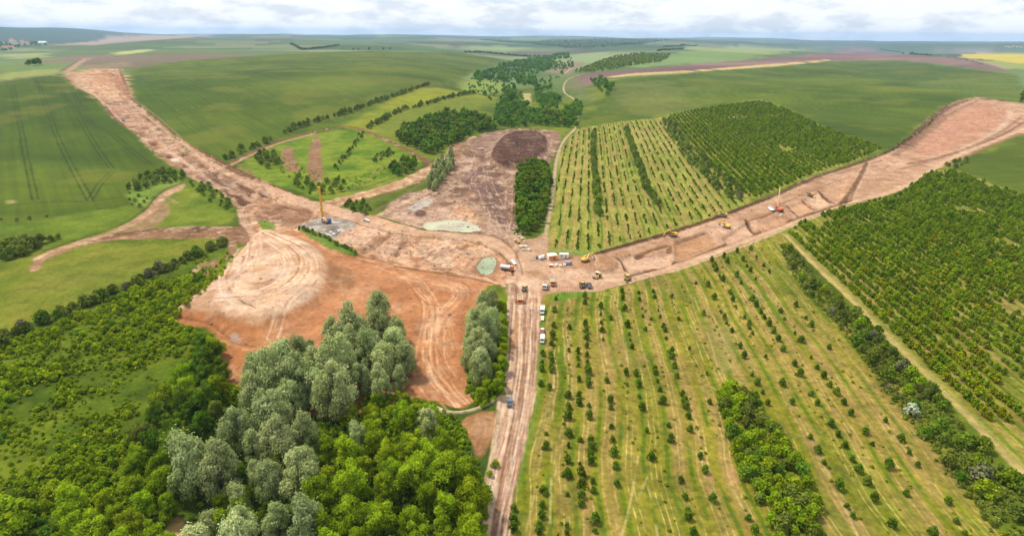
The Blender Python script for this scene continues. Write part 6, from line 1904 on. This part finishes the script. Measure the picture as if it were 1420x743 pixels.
MB().box((-1.5, -.67, 1.6), (1.0, .05, .8), .01).build('window', 'glass', w1)
MB().box((1.2, -.67, 1.05), (.9, .05, 2.0), .01).build('door', 'grey', w1)
crate(764, 370, (768, 370), 'red box in front of the orange cabin', 2.2, 1.4, 1.3, 'red', 'white')
crate(771, 369, (775, 368), 'pale green box between the cabins', 1.8, 1.3, 1.2, 'greenwhite', 'white')
crate(777, 370, (781, 370), 'small white box before the cabins, left one', 1.4, 1.2, 1.1, 'white', 'cream')
crate(783, 369, (787, 369), 'small white box before the cabins, right one', 1.5, 1.2, 1.3, 'white', 'white')
crate(792, 357, (794, 356), 'little yellow generator box right of the white cabin', 1.2, 1.0, 1.2, 'yellow', 'dark')
e = thing('wheel_loader', 'small yellow loader among the pale boulders', 'loader', 718, 337, (712, 333), None, .8, size=1.5)
MB().box((-.8, 0, 1.4), (2.4, 1.7, 1.0), .15).build('body', 'yellow', e)
c = MB().box((.5, 0, 2.0), (1.3, 1.5, 1.7), .1).build('cab', 'yellow', e)
MB().box((.5, 0, 2.2), (1.36, 1.3, .8), .02).box((.5, 0, 2.2), (1.0, 1.56, .8), .02).build('window', 'glass', c)
for x in (1.3, -1.2):
    for y in (-.95, .95): wheel(e, x, y, .7, .5)
MB().beam((1.2, .4, 1.6), (3.2, .4, .7), .2, .3).beam((1.2, -.4, 1.6), (3.2, -.4, .7), .2, .3).build('lift_arm', 'yellow', e)
MB().prism([(3.1, .2), (4.1, .15), (4.1, .25), (3.3, .4), (3.2, 1.2), (3.05, 1.2)], -1.2, 1.2).build('bucket', 'steel', e)


def boulder(px, py, s, label, seed, name='boulder', cat='boulder', group='pale boulders beside the junction', mat='rock'):
    bm = bmesh.new()
    bmesh.ops.create_icosphere(bm, subdivisions=2, radius=1)
    rg = random.Random(seed)
    ax = (rg.uniform(.8, 1.4), rg.uniform(.7, 1.0), rg.uniform(.55, .8))
    for v in bm.verts:
        n_ = math.sin(v.co.x * 3.1 + seed) * math.cos(v.co.y * 2.7 + seed * 2) * .16 + rg.uniform(-.08, .08)
        v.co = Vector([max(-.72, min(.72, c_)) for c_ in v.co]) * (1 + n_)
        v.co = Vector((v.co.x * ax[0], v.co.y * ax[1], v.co.z * ax[2])) * s
    me = bpy.data.meshes.new(name); bm.to_mesh(me); bm.free()
    me.materials.append(MT[mat])
    o = bpy.data.objects.new(name, me); C.objects.link(o)
    p = at(px, py)
    o.location = (p[0], p[1], hz(*p) + s * .3); o.rotation_euler = (0, 0, rg.uniform(0, 6))
    nice(o, name, label, cat, group)


BL = [(713, 323, 1.3, 'topmost pale boulder of the string, under the grove'), (716, 326, 1.6, 'long pale boulder right under the grove'), (721, 329, 1.5, 'boulder just above the yellow loader'),
      (724, 331, 1.2, 'smaller boulder right of the one above the loader'), (714, 334, 1.1, 'flat boulder left of the yellow loader'), (723, 343, 2.0, 'large pale boulder just below the yellow loader'),
      (727, 336, 1.1, 'small boulder right of the yellow loader'), (729, 343, 1.7, 'boulder beside the large one below the loader'), (733, 348, 2.0, 'lowest squarish boulder of the string'),
      (726, 347, 1.3, 'boulder at the left foot of the string'), (712, 318, 1.0, 'reddish boulder at the basin edge')]
for k, (x, y, s_, l_) in enumerate(BL):
    boulder(x, y, s_, l_, k + 3)
for k in range(6):
    boulder(625 + k * 3.4, 318.4 + (k % 2) * .5, .7, '%s little pale stone from the left in the long pond' % ordw(k + 1), 40 + k, 'stone', 'stone', 'row of stones in the long pond', 'concrete')
for k, (x, y, s_, l_) in enumerate([(459, 323, 1.3, 'grey rubble lump in front of the rig, left one'), (463, 326, 1.5, 'grey rubble lump in front of the rig, middle one'), (470, 321, 1.2, 'grey rubble lump in front of the rig, right one')]):
    boulder(x, y, s_, l_, 60 + k, 'rubble_lump', 'rubble', 'rubble on the rig pad', 'concrete')


# --- far villages, wind turbine
def house(px, py, L, Wd, H, label, group, wall='render', roof='roof', hd=0.3):
    p = at(px, py)
    e = bpy.data.objects.new('house', None); C.objects.link(e)
    e.location = (p[0], p[1], hz(*p)); e.rotation_euler = (0, 0, hd)
    nice(e, 'house', label, 'house', group)
    w1 = MB().box((0, 0, H / 2), (L, Wd, H), 0).build('wall', wall, e)
    MB().prism([(-L / 2 - .6, H), (L / 2 + .6, H), (L / 2 - 1, H + Wd * .4), (-L / 2 + 1, H + Wd * .4)], -Wd * .1, Wd * .1).bm.free()
    m_ = MB()
    bm = m_.bm
    a_ = [bm.verts.new(v) for v in ((-L / 2 - .6, -Wd / 2 - .6, H), (L / 2 + .6, -Wd / 2 - .6, H), (L / 2 + .6, Wd / 2 + .6, H), (-L / 2 - .6, Wd / 2 + .6, H), (-L / 2 + 1, 0, H + Wd * .45), (L / 2 - 1, 0, H + Wd * .45))]
    for f_ in ((0, 1, 5, 4), (1, 2, 5), (2, 3, 4, 5), (3, 0, 4), (3, 2, 1, 0)): bm.faces.new([a_[i] for i in f_])
    m_.build('roof', roof, e)
    n_ = max(2, int(L / 5))
    for k in range(n_):
        MB().box((-L / 2 + (k + .5) * L / n_, -Wd / 2 - .05, H * .55), (1.6, .1, 1.8), 0).build('window', 'glass', w1)


for k, (x, y, L, Wd, H, l_) in enumerate([(19, 63.2, 26, 20, 34, 'tall pale block in the left village, leftmost'), (23, 63.6, 24, 18, 22, 'lower pale block beside the leftmost tall one'), (33, 63.4, 26, 18, 26, 'grey block in the middle of the left village'),
                                         (36, 63.2, 20, 16, 20, 'small block right of the grey middle one'), (40, 63.8, 20, 16, 18, 'small low block before the dark trees'), (12, 67.5, 60, 16, 8, 'long low barn at the left village foot'),
                                         (60, 61.8, 50, 22, 11, 'long pale blue roofed hall at the right end of the left village')]):
    house(x, y, L, Wd, H, l_, 'houses of the far left village', 'render', 'bluelamp' if k == 6 else 'roof', .2)
for k, (x, y, l_) in enumerate([(1395, 65.5, 'white house in the right village, leftmost'), (1400, 66.2, 'white house in the right village, second from left'), (1405, 65.2, 'white house in the right village, middle'),
                               (1411, 65.8, 'white house in the right village, second from right'), (1416, 66.4, 'white house in the right village, at the frame edge')]):
    house(x, y, 26, 18, 9, l_, 'houses of the far right village', 'render', 'roof', -.4)
p = at(1184.5, 59.3)
e = bpy.data.objects.new('wind_turbine', None); C.objects.link(e)
e.location = (p[0], p[1], hz(*p)); e.rotation_euler = (0, 0, math.atan2(-p[0], p[1]))
nice(e, 'wind_turbine', 'lone white wind turbine near the right horizon', 'wind turbine')
dk = math.hypot(*p) / 8000
MB().cyl((0, 0, 0), (0, 0, 44 * dk), 2.2 * dk, 1.3 * dk).build('tower', 'white', e)
MB().box((0, .5 * dk, 44.5 * dk), (2.6 * dk, 6 * dk, 2.6 * dk), .2).build('nacelle', 'white', e)
MB().cyl((0, -3.8 * dk, 44.5 * dk), (0, -2.4 * dk, 44.5 * dk), 1.2 * dk, 1.6 * dk).build('hub', 'white', e)
for k in range(3):
    a_ = math.radians(90 + 120 * k)
    q = Vector((math.cos(a_), 0, math.sin(a_)))
    MB().cyl(Vector((0, -3.1 * dk, 44.5 * dk)), Vector((0, -3.1 * dk, 44.5 * dk)) + q * 22 * dk, 1.0 * dk, .3 * dk, 8).build('blade', 'white', e)
# ================================================================== sky, sun, air
SUN_EL, SUN_AZ = 60, -62     # degrees; azimuth from +Y towards +X
w_ = bpy.data.worlds.new('World'); S.world = w_
w_.use_nodes = True
nt = w_.node_tree
bg = nt.nodes['Background']
sky = nt.nodes.new('ShaderNodeTexSky'); sky.sky_type = 'NISHITA'; sky.sun_disc = False
sky.sun_elevation = math.radians(SUN_EL); sky.sun_rotation = math.radians(SUN_AZ)
sky.air_density = 1.0; sky.dust_density = 1.5; sky.ozone_density = 1.0
tc_ = nt.nodes.new('ShaderNodeTexCoord')
mp = nt.nodes.new('ShaderNodeMapping'); mp.inputs['Scale'].default_value = (8.0, 8.0, 24.0); mp.inputs['Location'].default_value = (1.3, .4, .2)
nt.links.new(tc_.outputs['Generated'], mp.inputs[0])
f_a = noise(nt, mp.outputs[0], 1.6, 7, .58)
mp2 = nt.nodes.new('ShaderNodeMapping'); mp2.inputs['Scale'].default_value = (16.0, 16.0, 40.0)
nt.links.new(tc_.outputs['Generated'], mp2.inputs[0])
f_b = noise(nt, mp2.outputs[0], 2.0, 6, .6)
sep = nt.nodes.new('ShaderNodeSeparateXYZ'); nt.links.new(tc_.outputs['Generated'], sep.inputs[0])
hgt = nt.nodes.new('ShaderNodeMapRange'); hgt.inputs[1].default_value = .005; hgt.inputs[2].default_value = .05
nt.links.new(sep.outputs[2], hgt.inputs[0])
r1 = nt.nodes.new('ShaderNodeMapRange'); r1.interpolation_type = 'SMOOTHSTEP'; r1.inputs[1].default_value = .42; r1.inputs[2].default_value = .62
nt.links.new(mathn(nt, 'ADD', f_a, mathn(nt, 'MULTIPLY', hgt.outputs[0], .10)), r1.inputs[0])
shade = mixc(nt, f_b, (9.6, 10.1, 10.9), (11.3, 11.2, 11.1))
base_ = mixc(nt, .75, sky.outputs[0], (8.3, 9.1, 10.5))
colw = mixc(nt, mathn(nt, 'MULTIPLY', r1.outputs[0], .85), base_, shade)
nt.links.new(colw, bg.inputs[0]); bg.inputs[1].default_value = 0.078
sd = bpy.data.lights.new('sun', 'SUN'); so = bpy.data.objects.new('sun', sd); C.objects.link(so)
sd.energy = 3.7; sd.angle = math.radians(7); sd.color = (1, .92, .78)
dv = Vector((math.sin(math.radians(SUN_AZ)) * math.cos(math.radians(SUN_EL)), math.cos(math.radians(SUN_AZ)) * math.cos(math.radians(SUN_EL)), math.sin(math.radians(SUN_EL))))
so.rotation_euler = dv.to_track_quat('Z', 'Y').to_euler()

# the air: one pale volume round the whole place
X = 30000
zb_, zt_ = float(GZ.min()) - 1, max(float(GZ.max()), HC) + 6
bm = bmesh.new()
bmesh.ops.create_cube(bm, size=1)
bmesh.ops.scale(bm, vec=(54000, 54000, zt_ - zb_), verts=bm.verts)
bmesh.ops.translate(bm, vec=(0, 0, (zt_ + zb_) / 2), verts=bm.verts)
me = bpy.data.meshes.new('haze'); bm.to_mesh(me); bm.free()
hm, hnt, hout = newmat('haze_air')
pv = N(hnt, 'ShaderNodeVolumePrincipled')
pv.inputs['Color'].default_value = (.42, .63, .95, 1)
pv.inputs['Density'].default_value = HAZE_D if 'HAZE_D' in globals() else 0.000043
pv.inputs['Anisotropy'].default_value = .2
hnt.links.new(pv.outputs[0], hout.inputs['Volume'])
me.materials.append(hm)
ho = bpy.data.objects.new('haze', me); C.objects.link(ho)
nice(ho, 'haze', 'thin pale blue air over the whole landscape', 'haze', None, 'stuff')

S.view_settings.view_transform = 'Standard'
S.view_settings.look = 'None'
S.view_settings.exposure = 0.45
S.view_settings.gamma = 1
S.render.engine = 'CYCLES'
S.cycles.volume_bounces = 1
S.cycles.max_bounces = 6
